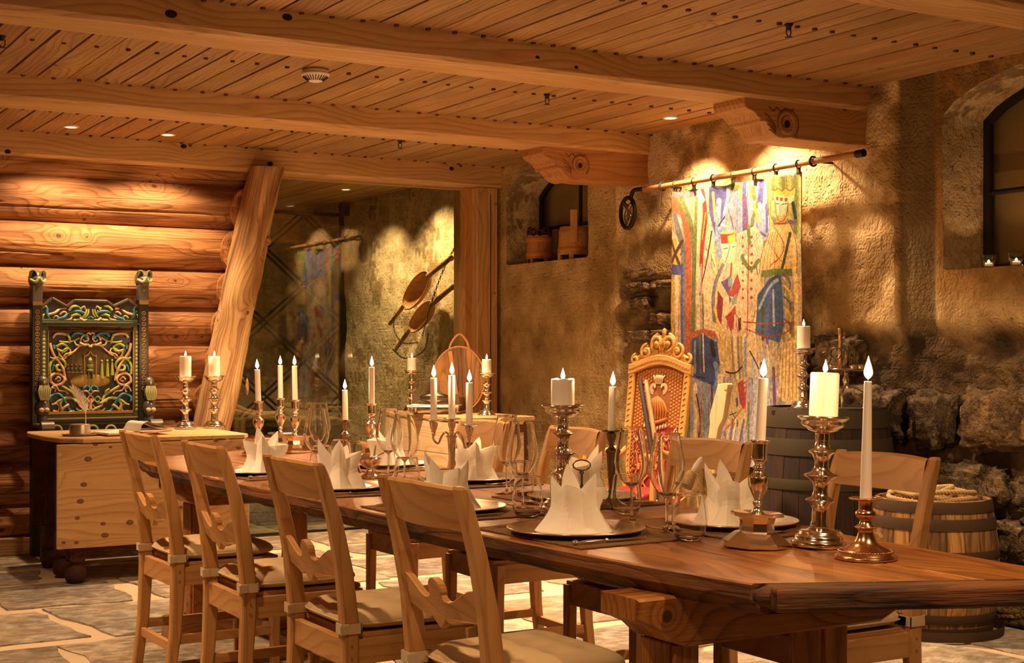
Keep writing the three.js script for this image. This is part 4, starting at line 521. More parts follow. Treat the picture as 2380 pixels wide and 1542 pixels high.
// salt bowl with spoon, ring-handled cruets, honey dipper
{ const p = atY(860, 1112, TOP), t = thing('salt_bowl', 'footed silver salt bowl with a spoon, before lone octagonal candlestick', 'bowl', [p.x, TOP + 0.0006, p.z]); mesh('foot', lathe([[0, 0], [0.042, 0], [0.043, 0.004], [0.034, 0.012], [0.016, 0.024], [0.012, 0.034], [0.014, 0.04]], 36), M.silver, t); mesh('bowl', lathe([[0.012, 0.038], [0.03, 0.046], [0.041, 0.06], [0.043, 0.074], [0.046, 0.077], [0.042, 0.077], [0.036, 0.058], [0.0, 0.046]], 36), M.silver, t); const s = single('salt_spoon', 'little silver spoon lying across the salt bowl', 'spoon', tube([[0, 0.079, 0.01], [0.03, 0.082, -0.01], [0.075, 0.095, -0.03]], 0.0028, 14, 6), M.silver, [p.x, TOP, p.z]); }
for (const [x, z, lab] of [[2.404, -5.317, 'small silver table bell with ring handle near desk end'], [2.454, -3.718, 'small silver table bell with ring handle, middle of table']]) { const t = thing('table_bell', lab, 'bell', [x, TOP + 0.0006, z], -0.55, 'ring handled table bells'); mesh('bell', lathe([[0.03, 0], [0.031, 0.003], [0.025, 0.012], [0.019, 0.03], [0.016, 0.045], [0.009, 0.054], [0.004, 0.058]], 30), M.silver, t); mesh('stem', lathe([[0.006, 0.056], [0.0035, 0.064], [0.0065, 0.07], [0.0035, 0.078], [0.0035, 0.108], [0.008, 0.114], [0.005, 0.12], [0, 0.122]], 16), M.darkSilver, t); const ring = []; for (let i = 0; i < 24; i++) { const a = i / 24 * 6.2832; ring.push([Math.cos(a) * 0.027, 0.137 + Math.sin(a) * 0.016, 0]); } mesh('ring_handle', tube(ring, 0.0023, 60, 7, true), M.darkSilver, t); }
{ const p = atY(1590, 1165, TOP), t = thing('honey_dipper', 'ridged cream honey dipper with pointed grip behind napkin', 'honey dipper', [p.x, TOP + 0.02, p.z]); const pr = [[0, 0]]; for (let i = 0; i < 8; i++) { const y = 0.004 + i * 0.007, r = 0.026 - 0.0012 * i; pr.push([r - 0.004, y], [r, y + 0.0015], [r, y + 0.004], [r - 0.004, y + 0.0055]); } pr.push([0.008, 0.066], [0, 0.068]); mesh('ridged_head', lathe(pr, 28), M.pale, t); mesh('grip', lathe([[0, 0.06], [0.009, 0.062], [0.011, 0.085], [0.007, 0.115], [0, 0.124]], 18), M.napkin, t); t.rotation.set(0, 0, -0.65); t.position.y = TOP + 0.045; }
// ================= WRITING DESK (drop-leaf table) =================
{
  const t = thing('drop_leaf_desk', 'pale pine drop-leaf writing desk before painted throne', 'desk', [2.32, 0, -8.2]); const TY = 0.787;
  const tp = [[-0.5, 0.45], [-0.46, 0.45], [0.5, 0.45], [0.53, 0.42], [0.53, -0.42], [0.5, -0.45], [-0.4, -0.45], [-0.5, -0.35], [-0.53, -0.1], [-0.53, 0.3]];
  mesh('top_board', uvw(extrude(tp, 0.024, 0.004).rotateX(-Math.PI / 2).translate(0, TY - 0.026, 0), 0), M.desk, t);
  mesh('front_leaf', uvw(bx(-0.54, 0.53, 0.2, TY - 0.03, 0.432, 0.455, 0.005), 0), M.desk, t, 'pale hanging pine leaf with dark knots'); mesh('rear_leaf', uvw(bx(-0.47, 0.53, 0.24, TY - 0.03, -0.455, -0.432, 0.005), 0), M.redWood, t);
  for (const x of [-0.32, 0.36]) mesh('hinge', bx(x - 0.03, x + 0.03, TY - 0.03, TY - 0.026, 0.45, 0.4575, 0.001), M.iron, t);
  for (const [u, v, r] of [[222, 1033, 0.013], [257, 1040, 0.009], [205, 1068, 0.018], [195, 1127, 0.016], [187, 1166, 0.017], [240, 1218, 0.013], [244, 1245, 0.018], [180, 1205, 0.012], [148, 1262, 0.01], [178, 1262, 0.011], [302, 1215, 0.018], [502, 1024, 0.013], [555, 1041, 0.014], [420, 1180, 0.012], [445, 1238, 0.014]]) { const p = atZ(u, v, -7.744); mesh('knot', sph(r, p.x - 2.32, p.y, 0.4555, 1.15, 0.8, 0.08), tinted(M.corbel, 0.45, 0.4, 0.38), t); }
  for (const q of [[-0.42, 0.42, 0.62, TY - 0.03, -0.16, -0.13], [-0.42, 0.42, 0.62, TY - 0.03, 0.13, 0.16], [-0.42, 0.42, 0.14, 0.2, -0.02, 0.02], [-0.42, -0.39, 0.62, TY - 0.03, -0.13, 0.13], [0.39, 0.42, 0.62, TY - 0.03, -0.13, 0.13]]) mesh('frame_rail', uvw(bx(...q), 0), M.redWood, t);
  for (const [x, z] of [[-0.42, 0.36], [-0.42, 0.08], [0.4, 0.36], [0.4, -0.3], [-0.4, -0.3]]) mesh('leg', join(lathe([[0, 0], [0.034, 0], [0.052, 0.02], [0.058, 0.05], [0.05, 0.08], [0.034, 0.1], [0.03, 0.11], [0.05, 0.12], [0.05, 0.13], [0, 0.13]], 24), bx(-0.045, 0.045, 0.125, 0.25, -0.045, 0.045, 0.008), lathe([[0.03, 0.24], [0.04, 0.3], [0.03, 0.45], [0.036, 0.6], [0.03, 0.66]], 18)).translate(x, 0, z), M.redWood, t);
  mesh('foot_rail', uvw(bx(-0.4, 0.4, 0.17, 0.23, 0.33, 0.38), 0), M.redWood, t);
  // things on the desk
  const dy = TY + 0.0006, spot = (u, v) => atY(u, v, TY);
  placeB(V3(...[2.66, TY, -8.28]).setX(atZ(431, 990, -8.45).x).setZ(-8.45), 'ringed silver column candlestick on desk beside open book', 'cream pillar candle on desk beside open book', 0.97, 0.125, 0.035);
  placeB(V3(atZ(498, 990, -8.45).x, TY, -8.45), 'ringed silver column candlestick on desk beside leaning post', 'cream pillar candle on desk beside leaning post', 0.97, 0.125, 0.035);
  const ip = atZ(186, 1000, -8.05), it = thing('inkwell', 'round pewter inkwell standing on small tray on desk', 'inkwell', [ip.x, dy + 0.007, -8.05]); mesh('pot', lathe([[0, 0], [0.056, 0], [0.057, 0.003], [0.056, 0.052], [0.052, 0.055], [0.01, 0.05], [0, 0.046]], 36), M.silverRough, it); mesh('rim', new THREE.TorusGeometry(0.054, 0.0025, 8, 36).rotateX(1.5708).translate(0, 0.053, 0), M.silver, it);
  single('ink_tray', 'oval silver tray under inkwell', 'tray', lathe([[0, 0], [0.1, 0], [0.108, 0.004], [0.112, 0.007], [0.104, 0.006], [0, 0.003]], 40).scale(1, 1, 0.75), M.silver, [ip.x + 0.01, dy, -8.05]);
  // quill
  const q = thing('quill_pen', 'white feather quill standing in inkwell', 'quill', [ip.x + 0.03, dy + 0.055, -8.05]); const rachis = [[0, -0.02, 0], [0.0, 0.06, 0], [-0.008, 0.1, 0], [-0.035, 0.16, 0], [-0.075, 0.215, 0]]; mesh('shaft', tube(rachis, 0.0028, 30, 6), M.napkin, q);
  const rc = new THREE.CatmullRomCurve3(rachis.map((p) => V3(...p))), vane = []; for (let i = 0; i < 34; i++) { const f = 0.32 + 0.66 * i / 33, p = rc.getPoint(f), tg = rc.getTangent(f), len = 0.03 * Math.sin((f - 0.3) / 0.72 * 2.7 + 0.35) + 0.004; for (const s of [-1, 1]) { const d = V3(-tg.y * s, tg.x * s, 0).multiplyScalar(len * (s > 0 ? 0.8 : 1)).addScaledVector(tg, 0.02); vane.push(rod(p, p.clone().add(d).add(V3(0, 0, (i % 3 - 1) * 0.003)), 0.0024, 5, 0.0008)); } } mesh('vane', join(vane), flat(0xfffaf0, 0.9), q);
  // open book
  const bp = atZ(303, 1000, -8.05), b = thing('open_book', 'open blank paged book with brown cover on desk', 'book', [bp.x, dy, -8.02], 0.12); mesh('cover', uvw(join(at(box(0.19, 0.008, 0.24, 0.003), -0.095, 0.006, 0, 0, 0, 0.0), at(box(0.19, 0.008, 0.24, 0.003), 0.095, 0.012, 0, 0, 0, 0.08)), 0), M.corbel, b);
  const page = (s, hgt) => grid(16, 2, (u, v) => { const x = s * u * 0.18, y = 0.01 + hgt * Math.sin(Math.PI * Math.pow(u, 0.55)) * (1 - 0.45 * u) + (s > 0 ? 0.006 + u * 0.012 : 0); return [x, y, lerp(-0.115, 0.115, s > 0 ? v : 1 - v)]; }); mesh('page_block', page(1, 0.06), M.napkin, b); mesh('page_block', page(-1, 0.012), M.napkin, b); mesh('page_edges', join(bx(-0.18, -0.004, 0.009, 0.016, -0.114, 0.114, 0.001), bx(0.004, 0.178, 0.015, 0.024, -0.114, 0.114, 0.001)), M.napkin, b);
}
// ================= PAINTED THRONE =================
{
  const ZT = -9.0, t = thing('carved_throne', 'tall painted throne with beast-head posts before log wall', 'throne', [0, 0, 0]); const P = (u, v, dz = 0) => { const p = atZ(u, v, ZT); p.z = ZT + dz; return p; };
  const green = stdMat({ color: 0x4a5a2a, roughness: 0.45 }), dark = stdMat({ color: 0x262118, roughness: 0.4 }), olive = stdMat({ color: 0x6f7430, roughness: 0.5 }), sage = stdMat({ color: 0xb4b880, roughness: 0.5 }), blue = stdMat({ color: 0x3f8aa4, roughness: 0.45 }), tan = stdMat({ color: 0xdcb48c, roughness: 0.5 }), lime = stdMat({ color: 0xa8b446, roughness: 0.5 }), gilt = stdMat({ color: 0xa57f3e, roughness: 0.4, metalness: 0.3 }), steel = stdMat({ color: 0x6f6a60, roughness: 0.35, metalness: 0.4 });
  const R = (u0, u1, v0, v1, d0, d1, r = 0.003) => { const a = P(u0, v0), b = P(u1, v1); return bx(a.x, b.x, Math.min(a.y, b.y), Math.max(a.y, b.y), ZT + d0, ZT + d1, r); };
  for (const [u, s] of [[84, -1], [331, 1]]) {
    const p0 = P(u, 700), xx = p0.x; mesh('back_post', bx(xx - 0.032, xx + 0.032, 0, 1.66, ZT - 0.04, ZT + 0.03, 0.006), dark, t);
    const ros = []; for (let y = 1.02; y < 1.52; y += 0.034) ros.push(new THREE.TorusGeometry(0.011, 0.003, 5, 14).translate(xx, y, ZT + 0.031), sph(0.004, xx, y, ZT + 0.031, 1, 1, 1, 6)); mesh('rosette_band', join(ros), gilt, t);
    // beast head
    const hy = P(u, 650).y; const hd = mesh('beast_head', join(sph(0.052, xx, hy - 0.0, ZT, 0.92, 1.1, 1.2, 20), sph(0.036, xx, hy - 0.005, ZT + 0.05, 1, 0.8, 1.1, 16), bx(xx - 0.034, xx + 0.034, hy - 0.14, hy - 0.03, ZT - 0.03, ZT + 0.035, 0.01), sph(0.044, xx, hy - 0.06, ZT - 0.005, 0.85, 1.2, 1, 14)), steel, t);
    for (const e of [-1, 1]) { mesh('eye', sph(0.014, xx + e * 0.024, hy + 0.028, ZT + 0.052, 0.9, 1.3, 0.6), stdMat({ color: 0x1a2440, roughness: 0.2 }), hd); mesh('brow', tube([[xx + e * 0.006, hy + 0.012, ZT + 0.07], [xx + e * 0.02, hy + 0.05, ZT + 0.06], [xx + e * 0.042, hy + 0.045, ZT + 0.045], [xx + e * 0.046, hy + 0.01, ZT + 0.04]], 0.006, 14, 6), olive, hd); mesh('cheek', tube([[xx + e * 0.004, hy + 0.004, ZT + 0.088], [xx + e * 0.02, hy - 0.018, ZT + 0.085], [xx + e * 0.044, hy - 0.004, ZT + 0.05]], 0.009, 12, 6), sage, hd); }
    mesh('jaw_band', bx(xx - 0.03, xx + 0.03, hy - 0.16, hy - 0.135, ZT - 0.02, ZT + 0.04, 0.004), gilt, hd);
    // bearded figure at arm height
    const fy = P(u, 930).y, fx = xx + 0.03, fig = mesh('bearded_figure', join(sph(0.034, fx, fy + 0.11, ZT + 0.05, 0.95, 1.15, 1), sph(0.038, fx, fy + 0.045, ZT + 0.052, 1, 1.5, 0.9), sph(0.043, fx, fy - 0.05, ZT + 0.045, 1, 1.3, 1), sph(0.03, fx, fy - 0.12, ZT + 0.04, 1, 1.4, 1)), steel, t);
    const br = []; for (let k = -3; k <= 3; k++) br.push(tube([[fx + k * 0.008, fy + 0.09, ZT + 0.08], [fx + k * 0.011, fy + 0.05, ZT + 0.09], [fx + k * 0.007, fy - 0.0, ZT + 0.088]], 0.005, 10, 5)); mesh('beard', join(br), sage, fig); mesh('hands', join(sph(0.016, fx - 0.016, fy - 0.06, ZT + 0.086, 1, 0.9, 0.8), sph(0.016, fx + 0.016, fy - 0.06, ZT + 0.086, 1, 0.9, 0.8)), tan, fig); mesh('nose', sph(0.007, fx, fy + 0.108, ZT + 0.084, 0.8, 1.5, 1, 8), tan, fig);
    // arm scroll
    mesh('arm', join(bx(xx - 0.03, xx + 0.04, P(0, 985).y - 0.03, P(0, 985).y + 0.0, ZT, ZT + 0.27, 0.012), cyl(0.038, 0.038, 0.075, 24).rotateZ(1.5708).translate(xx + 0.005, P(0, 985).y - 0.02, ZT + 0.27)), steel, t); mesh('front_leg', bx(xx - 0.03, xx + 0.035, 0, P(0, 985).y - 0.03, ZT + 0.23, ZT + 0.29, 0.008), dark, t);
  }
  // back frame and panel
  mesh('back_frame', join(R(97, 323, 742, 760, -0.02, 0.012), R(97, 323, 965, 985, -0.02, 0.014), R(97, 112, 760, 965, -0.02, 0.012), R(308, 323, 760, 965, -0.02, 0.012)), green, t);
  mesh('upper_moulding', R(95, 325, 748, 757, 0.0, 0.03, 0.006), dark, t); mesh('lower_moulding', R(97, 325, 975, 979, 0.0, 0.022, 0.004), dark, t); mesh('gilt_fillet', join(R(110, 112, 769, 959, 0.0, 0.018, 0.001), R(307.5, 309.5, 769, 959, 0.0, 0.018, 0.001), R(110, 309.5, 768, 770, 0.0, 0.018, 0.001), R(110, 309.5, 958, 960, 0.0, 0.018, 0.001), R(100, 322, 973, 975, 0.0, 0.02, 0.001)), gilt, t);
  const scal = []; for (let v = 772; v < 960; v += 9) for (const u of [101, 317]) { const p = P(u, v); scal.push(sph(0.011, p.x, p.y, ZT + 0.011, 1.0, 1.0, 0.35, 8)); } mesh('scalloped_border', join(scal), sage, t);
  mesh('panel', R(111, 308, 769, 959, -0.03, -0.012, 0), dark, t); mesh('seat', bx(1.97, 2.62, 0.4, 0.46, ZT - 0.02, ZT + 0.29, 0.01), green, t); mesh('seat_carving', join(...Array.from({ length: 5 }, (_, i) => { const p = P(130 + i * 42, 993, 0); return new THREE.TorusGeometry(0.03, 0.009, 6, 20, Math.PI).translate(p.x, p.y - 0.02, ZT + 0.012); })), sage, t); mesh('lower_back', R(97, 323, 985, 1010, -0.02, 0.008), dark, t);
  // crest board with broken outline
  const cr = [[97, 713], [121, 694], [155, 713], [172, 699], [248, 701], [263, 712], [297, 697], [323, 716], [323, 748], [97, 748]].map(([u, v]) => { const p = P(u, v); return [p.x, p.y]; }); mesh('crest_board', extrude(cr, 0.025, 0.002).translate(0, 0, ZT - 0.02), dark, t);
  const rim = cr.slice(0, 8).map(([x, y]) => [x, y, ZT + 0.004]); mesh('crest_rim', join(rim.slice(1).map((p, i) => rod(rim[i], p, 0.011, 8))), stdMat({ color: 0x4a4038, roughness: 0.35 }), t);
  // interlace: coordinates on the left half of the carving, mirrored about its middle
  const Zc = (x, y) => P(60 + x * 0.2075, 690 + y * 0.2075), MID = 722; const bag = { lime: [], blue: [], tan: [], sage: [] };
  const cv = (k, r, ...pts) => { for (const m of [0, 1]) { const q = pts.map(([x, y], i) => { const p = Zc(m ? 2 * MID - x : x, y); p.z = ZT + 0.002 + 0.006 * Math.sin(i * 1.9 + (m ? 0.8 : 0)); return p; }); bag[k].push(new THREE.TubeGeometry(new THREE.CatmullRomCurve3(q), q.length * 7, r, 6)); } };
  const w = 0.0088, n = 0.006;
  cv('tan', w, [300, 460], [330, 420], [400, 415], [470, 430]); cv('blue', w, [510, 450], [540, 415], [600, 410], [660, 440], [690, 475]); cv('lime', w, [460, 420], [480, 460], [490, 520]); cv('sage', n, [370, 500], [450, 510], [540, 490], [600, 460]); cv('lime', w, [340, 560], [400, 530], [460, 560], [440, 605], [380, 605], [345, 580]); cv('tan', n, [470, 660], [540, 610], [590, 560], [640, 540]); cv('tan', w, [600, 515], [650, 540], [690, 535], [722, 565]); cv('tan', n, [610, 490], [625, 450], [660, 430], [695, 450], [690, 490], [660, 500], [642, 480]); cv('tan', n, [680, 420], [700, 405], [722, 422]); cv('lime', n, [400, 640], [430, 590], [480, 580], [500, 620], [470, 640]); cv('sage', n, [540, 500], [560, 540], [600, 545]); cv('tan', n, [420, 670], [450, 640], [500, 645], [520, 615]);
  cv('tan', w, [270, 520], [285, 600], [330, 680], [380, 740], [410, 800], [430, 870], [445, 940]); cv('sage', n, [270, 680], [300, 692], [350, 682], [370, 660]); cv('lime', w, [270, 870], [265, 780], [300, 710], [370, 690], [420, 720], [440, 770], [410, 820], [350, 820], [340, 780], [380, 760]); cv('tan', w, [270, 960], [280, 890], [330, 860], [400, 880], [430, 930], [390, 980], [320, 985], [275, 955]); cv('blue', w, [310, 540], [318, 585]); cv('tan', n, [360, 600], [380, 660], [430, 690], [460, 660]); cv('blue', n, [295, 830], [310, 770], [330, 790]); cv('tan', n, [330, 930], [360, 900], [390, 930], [350, 950]);
  cv('lime', w, [400, 1000], [480, 1050], [560, 1110], [590, 1180], [600, 1225]); cv('blue', w, [270, 1170], [265, 1130], [300, 1100], [360, 1090], [400, 1120], [450, 1200], [500, 1280], [545, 1290]); cv('sage', w, [330, 1200], [380, 1160], [470, 1130], [540, 1150], [600, 1190], [650, 1190]); cv('lime', w, [400, 1270], [380, 1200], [430, 1150], [520, 1140], [560, 1180]); cv('tan', w, [480, 1210], [440, 1230], [400, 1280], [450, 1302], [520, 1290]); cv('sage', w, [600, 1220], [680, 1262], [722, 1285]); cv('lime', n, [610, 1150], [640, 1120], [672, 1150], [650, 1182], [620, 1170]); cv('blue', n, [640, 1065], [648, 1020], [690, 1000], [718, 1030], [705, 1060]); cv('tan', n, [630, 1060], [680, 1060], [722, 1100], [755, 1150], [722, 1200]); cv('tan', w, [720, 1140], [718, 1265]); cv('sage', n, [510, 1030], [550, 1060], [555, 1110]); cv('tan', n, [290, 1210], [340, 1200], [370, 1230], [360, 1280], [300, 1280]); cv('tan', n, [290, 1010], [330, 1000], [370, 1050], [440, 1060], [470, 1090]); cv('sage', n, [270, 1060], [290, 1020], [330, 1030], [320, 1070]); cv('lime', n, [560, 1250], [600, 1280], [660, 1250], [700, 1210]);
  cv('blue', w, [240, 130], [235, 200], [270, 250]); cv('blue', w, [350, 250], [420, 230], [470, 190], [540, 165], [600, 165], [655, 185]); cv('tan', w, [250, 200], [320, 180], [380, 140], [450, 130]); cv('lime', w, [480, 155], [520, 112], [590, 112], [622, 150]); cv('lime', n, [702, 140], [690, 200], [640, 250]); cv('lime', n, [680, 140], [660, 200], [612, 250]); cv('lime', w, [510, 220], [560, 200], [612, 215], [600, 255], [530, 265]); cv('tan', n, [380, 200], [420, 170], [462, 190], [450, 230], [400, 232]); cv('tan', w, [600, 240], [640, 265], [690, 260]); cv('lime', n, [180, 130], [220, 108], [242, 150]); cv('lime', n, [182, 265], [192, 210], [212, 190], [200, 160]); cv('blue', n, [690, 245], [722, 222]); cv('tan', n, [620, 130], [650, 110], [660, 150], [635, 160]); cv('sage', n, [300, 240], [330, 215], [370, 240], [340, 262]); cv('tan', n, [440, 265], [500, 250], [520, 210]);
  mesh('lime_interlace', join(bag.lime), lime, t); mesh('blue_interlace', join(bag.blue), blue, t); mesh('tan_interlace', join(bag.tan), tan, t); mesh('sage_interlace', join(bag.sage), sage, t);
  // carved scene: seated king between kneeling men and three women
  const S = (x, y, dz) => { const p = Zc(x, y); return [p.x, p.y, ZT + dz]; }; mesh('scene_ground', sph(1, ...S(722, 800, -0.012), 0.155, 0.12, 0.006, 24), stdMat({ color: 0x5c4c2c, roughness: 0.6 }), t); mesh('carved_ground', sph(1, ...S(722, 945, -0.008), 0.125, 0.042, 0.008, 20), stdMat({ color: 0xa28a40, roughness: 0.6 }), t);
  mesh('king_relief', join(sph(0.014, ...S(720, 735, 0.002), 1, 1.2, 0.8), sph(0.02, ...S(722, 785, 0), 1.1, 1.2, 0.7), sph(0.02, ...S(722, 830, 0.004), 1.2, 0.6, 0.9), rod(S(700, 850, 0.005), S(695, 920, 0.005), 0.006, 6), rod(S(742, 850, 0.005), S(745, 920, 0.005), 0.006, 6)), olive, t); mesh('king_hood', lathe([[0.012, 0], [0.009, 0.012], [0, 0.022]], 12).translate(...S(720, 715, 0.002)), sage, t);
  mesh('relief_chair', join(rod(S(660, 930, -0.004), S(655, 650, -0.004), 0.005, 6), rod(S(786, 930, -0.004), S(790, 650, -0.004), 0.005, 6), tube([S(660, 670, -0.004), S(700, 650, -0.004), S(722, 615, -0.004), S(745, 650, -0.004), S(786, 670, -0.004)], 0.005, 20, 6)), gilt, t);
  mesh('women_relief', join([[850, 710, 915], [912, 706, 895], [965, 702, 880]].map(([x, y, f]) => [sph(0.008, ...S(x, y + 12, 0.002)), rod(S(x + 4, f, 0), S(x + 2, y + 30, 0), 0.012, 8, 0.006)]).flat()), lime, t); mesh('kneeling_relief', join([470, 515, 560, 607].map((x) => [sph(0.007, ...S(x, 770, 0)), sph(0.011, ...S(x, 810, -0.002), 0.9, 1.3, 0.7), sph(0.009, ...S(x + 12, 850, 0), 1.6, 0.6, 0.7)]).flat()), stdMat({ color: 0x5a5034, roughness: 0.5 }), t);
}
// ================= TAPESTRY =================
{
  const cw = 640, chh = 1000, cv = document.createElement('canvas'); cv.width = cw; cv.height = chh; const c = cv.getContext('2d');
  // photo pixel -> cloth: top edge (1563,455)-(1860,405), bottom (1590,1062)-(1842,1098)
  const T = (x, y) => { const yt = (xx) => 455 - (xx - 1563) * 50 / 297, yb = (xx) => 1070 + (xx - 1590) * 0.1; const u = (x - (1561 + (y - 455) * 0.004)) / (1860 - 1561 - (y - 455) * 0.02), v = (y - yt(x)) / (yb(x) - yt(x)); return [u * cw, v * chh]; };
  c.fillStyle = '#b0a084'; c.fillRect(0, 0, cw, chh); { const q = RNG(61), cols = ['#8f8a5c', '#c9b083', '#7d7fa0', '#a8775a', '#d2bd92', '#8c9aa4', '#9a8660', '#b7a06e', '#6f7350', '#c0987c', '#a59ab0']; c.lineCap = 'round'; for (let i = 0; i < 190; i++) { const x = q() * cw, y = q() * chh, l = 60 + q() * 160; c.globalAlpha = 0.75; c.strokeStyle = cols[q() * cols.length | 0]; c.lineWidth = 6 + q() * 20; c.beginPath(); c.moveTo(x, y); c.quadraticCurveTo(x + (q() - 0.5) * 50, y + l / 2, x + (q() - 0.5) * 36, y + l); c.stroke(); } c.globalAlpha = 1; }
  const poly = (col, ...p) => { c.fillStyle = col; c.beginPath(); p.forEach(([x, y], i) => { const q = T(x, y); i ? c.lineTo(...q) : c.moveTo(...q); }); c.closePath(); c.fill(); };
  const line = (col, w, ...p) => { c.strokeStyle = col; c.lineWidth = w; c.lineJoin = c.lineCap = 'round'; c.beginPath(); p = p.map((q) => T(...q)); c.moveTo(...p[0]); for (let i = 1; i < p.length - 1; i++) { const m = [(p[i][0] + p[i + 1][0]) / 2, (p[i][1] + p[i + 1][1]) / 2]; c.quadraticCurveTo(...p[i], ...m); } c.lineTo(...p[p.length - 1]); c.stroke(); };
  const K = { or: '#c8643a', gr: '#66763f', dg: '#3f4a28', bl: '#55569a', lb: '#7f97b8', pu: '#6a4f7c', ye: '#d8b34c', pk: '#d9a287', cr: '#e2cfa6', re: '#a83428', br: '#5a3a28', gy: '#77737a', bk: '#2c2620', mv: '#b49ab4', rs: '#b0603f' };
  poly('#9a9ac0', [1652, 446], [1796, 420], [1796, 560], [1700, 575], [1656, 560]); poly('#d8c49c', [1618, 460], [1656, 450], [1662, 560], [1676, 700], [1666, 780], [1622, 780]); poly('#868a4e', [1792, 420], [1860, 408], [1856, 560], [1796, 560]); poly('#d6c096', [1676, 570], [1772, 560], [1768, 780], [1664, 780]); poly('#cdb68a', [1670, 770], [1762, 770], [1768, 890], [1672, 890]); poly('#9c98ac', [1600, 880], [1852, 880], [1846, 1100], [1600, 1075]); poly('#b9a878', [1680, 890], [1740, 880], [1742, 1000], [1680, 1000]);
  { const q = RNG(62), cols = ['#3a3450', '#7a3a30', '#e6d6b0', '#4c5a34', '#2e2a26', '#8892b4', '#d0b45c', '#e8dcc0', '#5a4a7c', '#c9a08c']; for (let i = 0; i < 420; i++) { const x = q() * cw, y = q() * chh, l = 14 + q() * 46; c.globalAlpha = 0.55; c.strokeStyle = cols[q() * cols.length | 0]; c.lineWidth = 1.5 + q() * 4; c.beginPath(); c.moveTo(x, y); c.quadraticCurveTo(x + (q() - 0.5) * 24, y + l / 2, x + (q() - 0.5) * 20, y + l); c.stroke(); } c.globalAlpha = 1; } 
  // left bands
  poly(K.gy, [1562, 452], [1612, 448], [1616, 464], [1562, 470]); poly(K.or, [1562, 466], [1580, 466], [1588, 505], [1562, 505]); line(K.gy, 26, [1570, 508], [1584, 560], [1596, 600], [1596, 1040]); line(K.ye, 22, [1566, 660], [1566, 720], [1567, 1050]); line(K.cr, 18, [1577, 650], [1578, 760], [1580, 1050]); poly(K.cr, [1562, 540], [1582, 570], [1582, 620], [1562, 620]); poly(K.ye, [1562, 565], [1574, 560], [1584, 620], [1562, 622]); line(K.br, 12, [1561, 570], [1582, 620]); line(K.br, 14, [1562, 618], [1588, 566]); poly(K.bl, [1562, 622], [1590, 622], [1590, 645], [1562, 645]); line(K.bl, 10, [1588, 620], [1590, 760], [1592, 900]); line(K.rs, 28, [1584, 472], [1600, 540], [1602, 620], [1604, 760], [1602, 860]); line(K.gr, 20, [1584, 470], [1608, 520], [1615, 600], [1614, 740], [1612, 860]); line(K.gr, 18, [1618, 462], [1620, 560], [1616, 660]);
  line(K.cr, 30, [1632, 476], [1630, 580], [1628, 700], [1632, 840]); line(K.pk, 12, [1640, 470], [1637, 560], [1636, 700]); line(K.re, 22, [1636, 445], [1650, 480], [1640, 560], [1636, 620]); poly('#d8c4cc', [1612, 452], [1632, 445], [1648, 470], [1640, 478]); line(K.mv, 8, [1612, 458], [1640, 474]); line(K.re, 4, [1654, 500], [1642, 580], [1636, 690]); line(K.bk, 5, [1660, 545], [1650, 620], [1638, 660], [1632, 690]); line(K.bk, 3, [1650, 520], [1642, 560]); line(K.ye, 6, [1648, 500], [1640, 560]); line(K.mv, 8, [1636, 620], [1634, 760], [1636, 850]); line(K.gr, 8, [1640, 690], [1640, 800], [1642, 870]);
  // upper arches, blues and greens
  poly(K.bl, [1656, 443], [1690, 438], [1690, 460], [1668, 560], [1656, 500]); line(K.ye, 10, [1664, 455], [1668, 520]); line(K.lb, 20, [1675, 470], [1670, 540], [1674, 600]); poly(K.gr, [1690, 438], [1740, 430], [1712, 455]); poly(K.mv, [1697, 470], [1712, 452], [1722, 500], [1712, 540], [1694, 500]); line(K.bl, 16, [1740, 428], [1736, 480], [1738, 540]); line(K.ye, 12, [1733, 432], [1730, 462]); line(K.lb, 22, [1725, 470], [1718, 520], [1725, 560]); line(K.bl, 26, [1774, 425], [1770, 470]); line(K.gr, 14, [1756, 440], [1758, 468]); line(K.ye, 8, [1750, 432], [1752, 470]); line(K.pu, 20, [1738, 462], [1742, 520], [1738, 555]); line(K.gr, 14, [1765, 475], [1750, 520], [1756, 570]); line(K.ye, 12, [1756, 480], [1766, 520]); line(K.lb, 18, [1768, 480], [1780, 510], [1782, 545]); line(K.bl, 14, [1786, 480], [1788, 540]); line(K.gr, 10, [1790, 425], [1792, 500]); line(K.bl, 10, [1770, 545], [1784, 551]);
  line(K.bk, 5, [1673, 530], [1692, 488], [1704, 520], [1710, 560]); line(K.lb, 16, [1680, 540], [1692, 500]); line(K.ye, 7, [1684, 560], [1694, 506]); line(K.gy, 7, [1694, 490], [1708, 550]);
  // green ground with king
  for (let i = 0; i < 7; i++) line(i % 2 ? K.gr : '#a7a85c', 14, [1798 + i * 10, 420 - i], [1800 + i * 10, 500], [1800 + i * 9, 560]);
  poly(K.ye, [1804, 445], [1812, 452], [1818, 440], [1826, 450], [1832, 436], [1838, 448], [1848, 438], [1846, 470], [1810, 474]); line(K.re, 3, [1804, 445], [1812, 452], [1818, 440], [1826, 450], [1832, 436], [1838, 448], [1848, 438]); poly('#e8d6b4', [1808, 462], [1846, 458], [1842, 474], [1812, 478]); for (const x of [1814, 1822, 1830]) poly(K.re, [x, 463], [x + 5, 462], [x + 5, 470], [x, 471]);
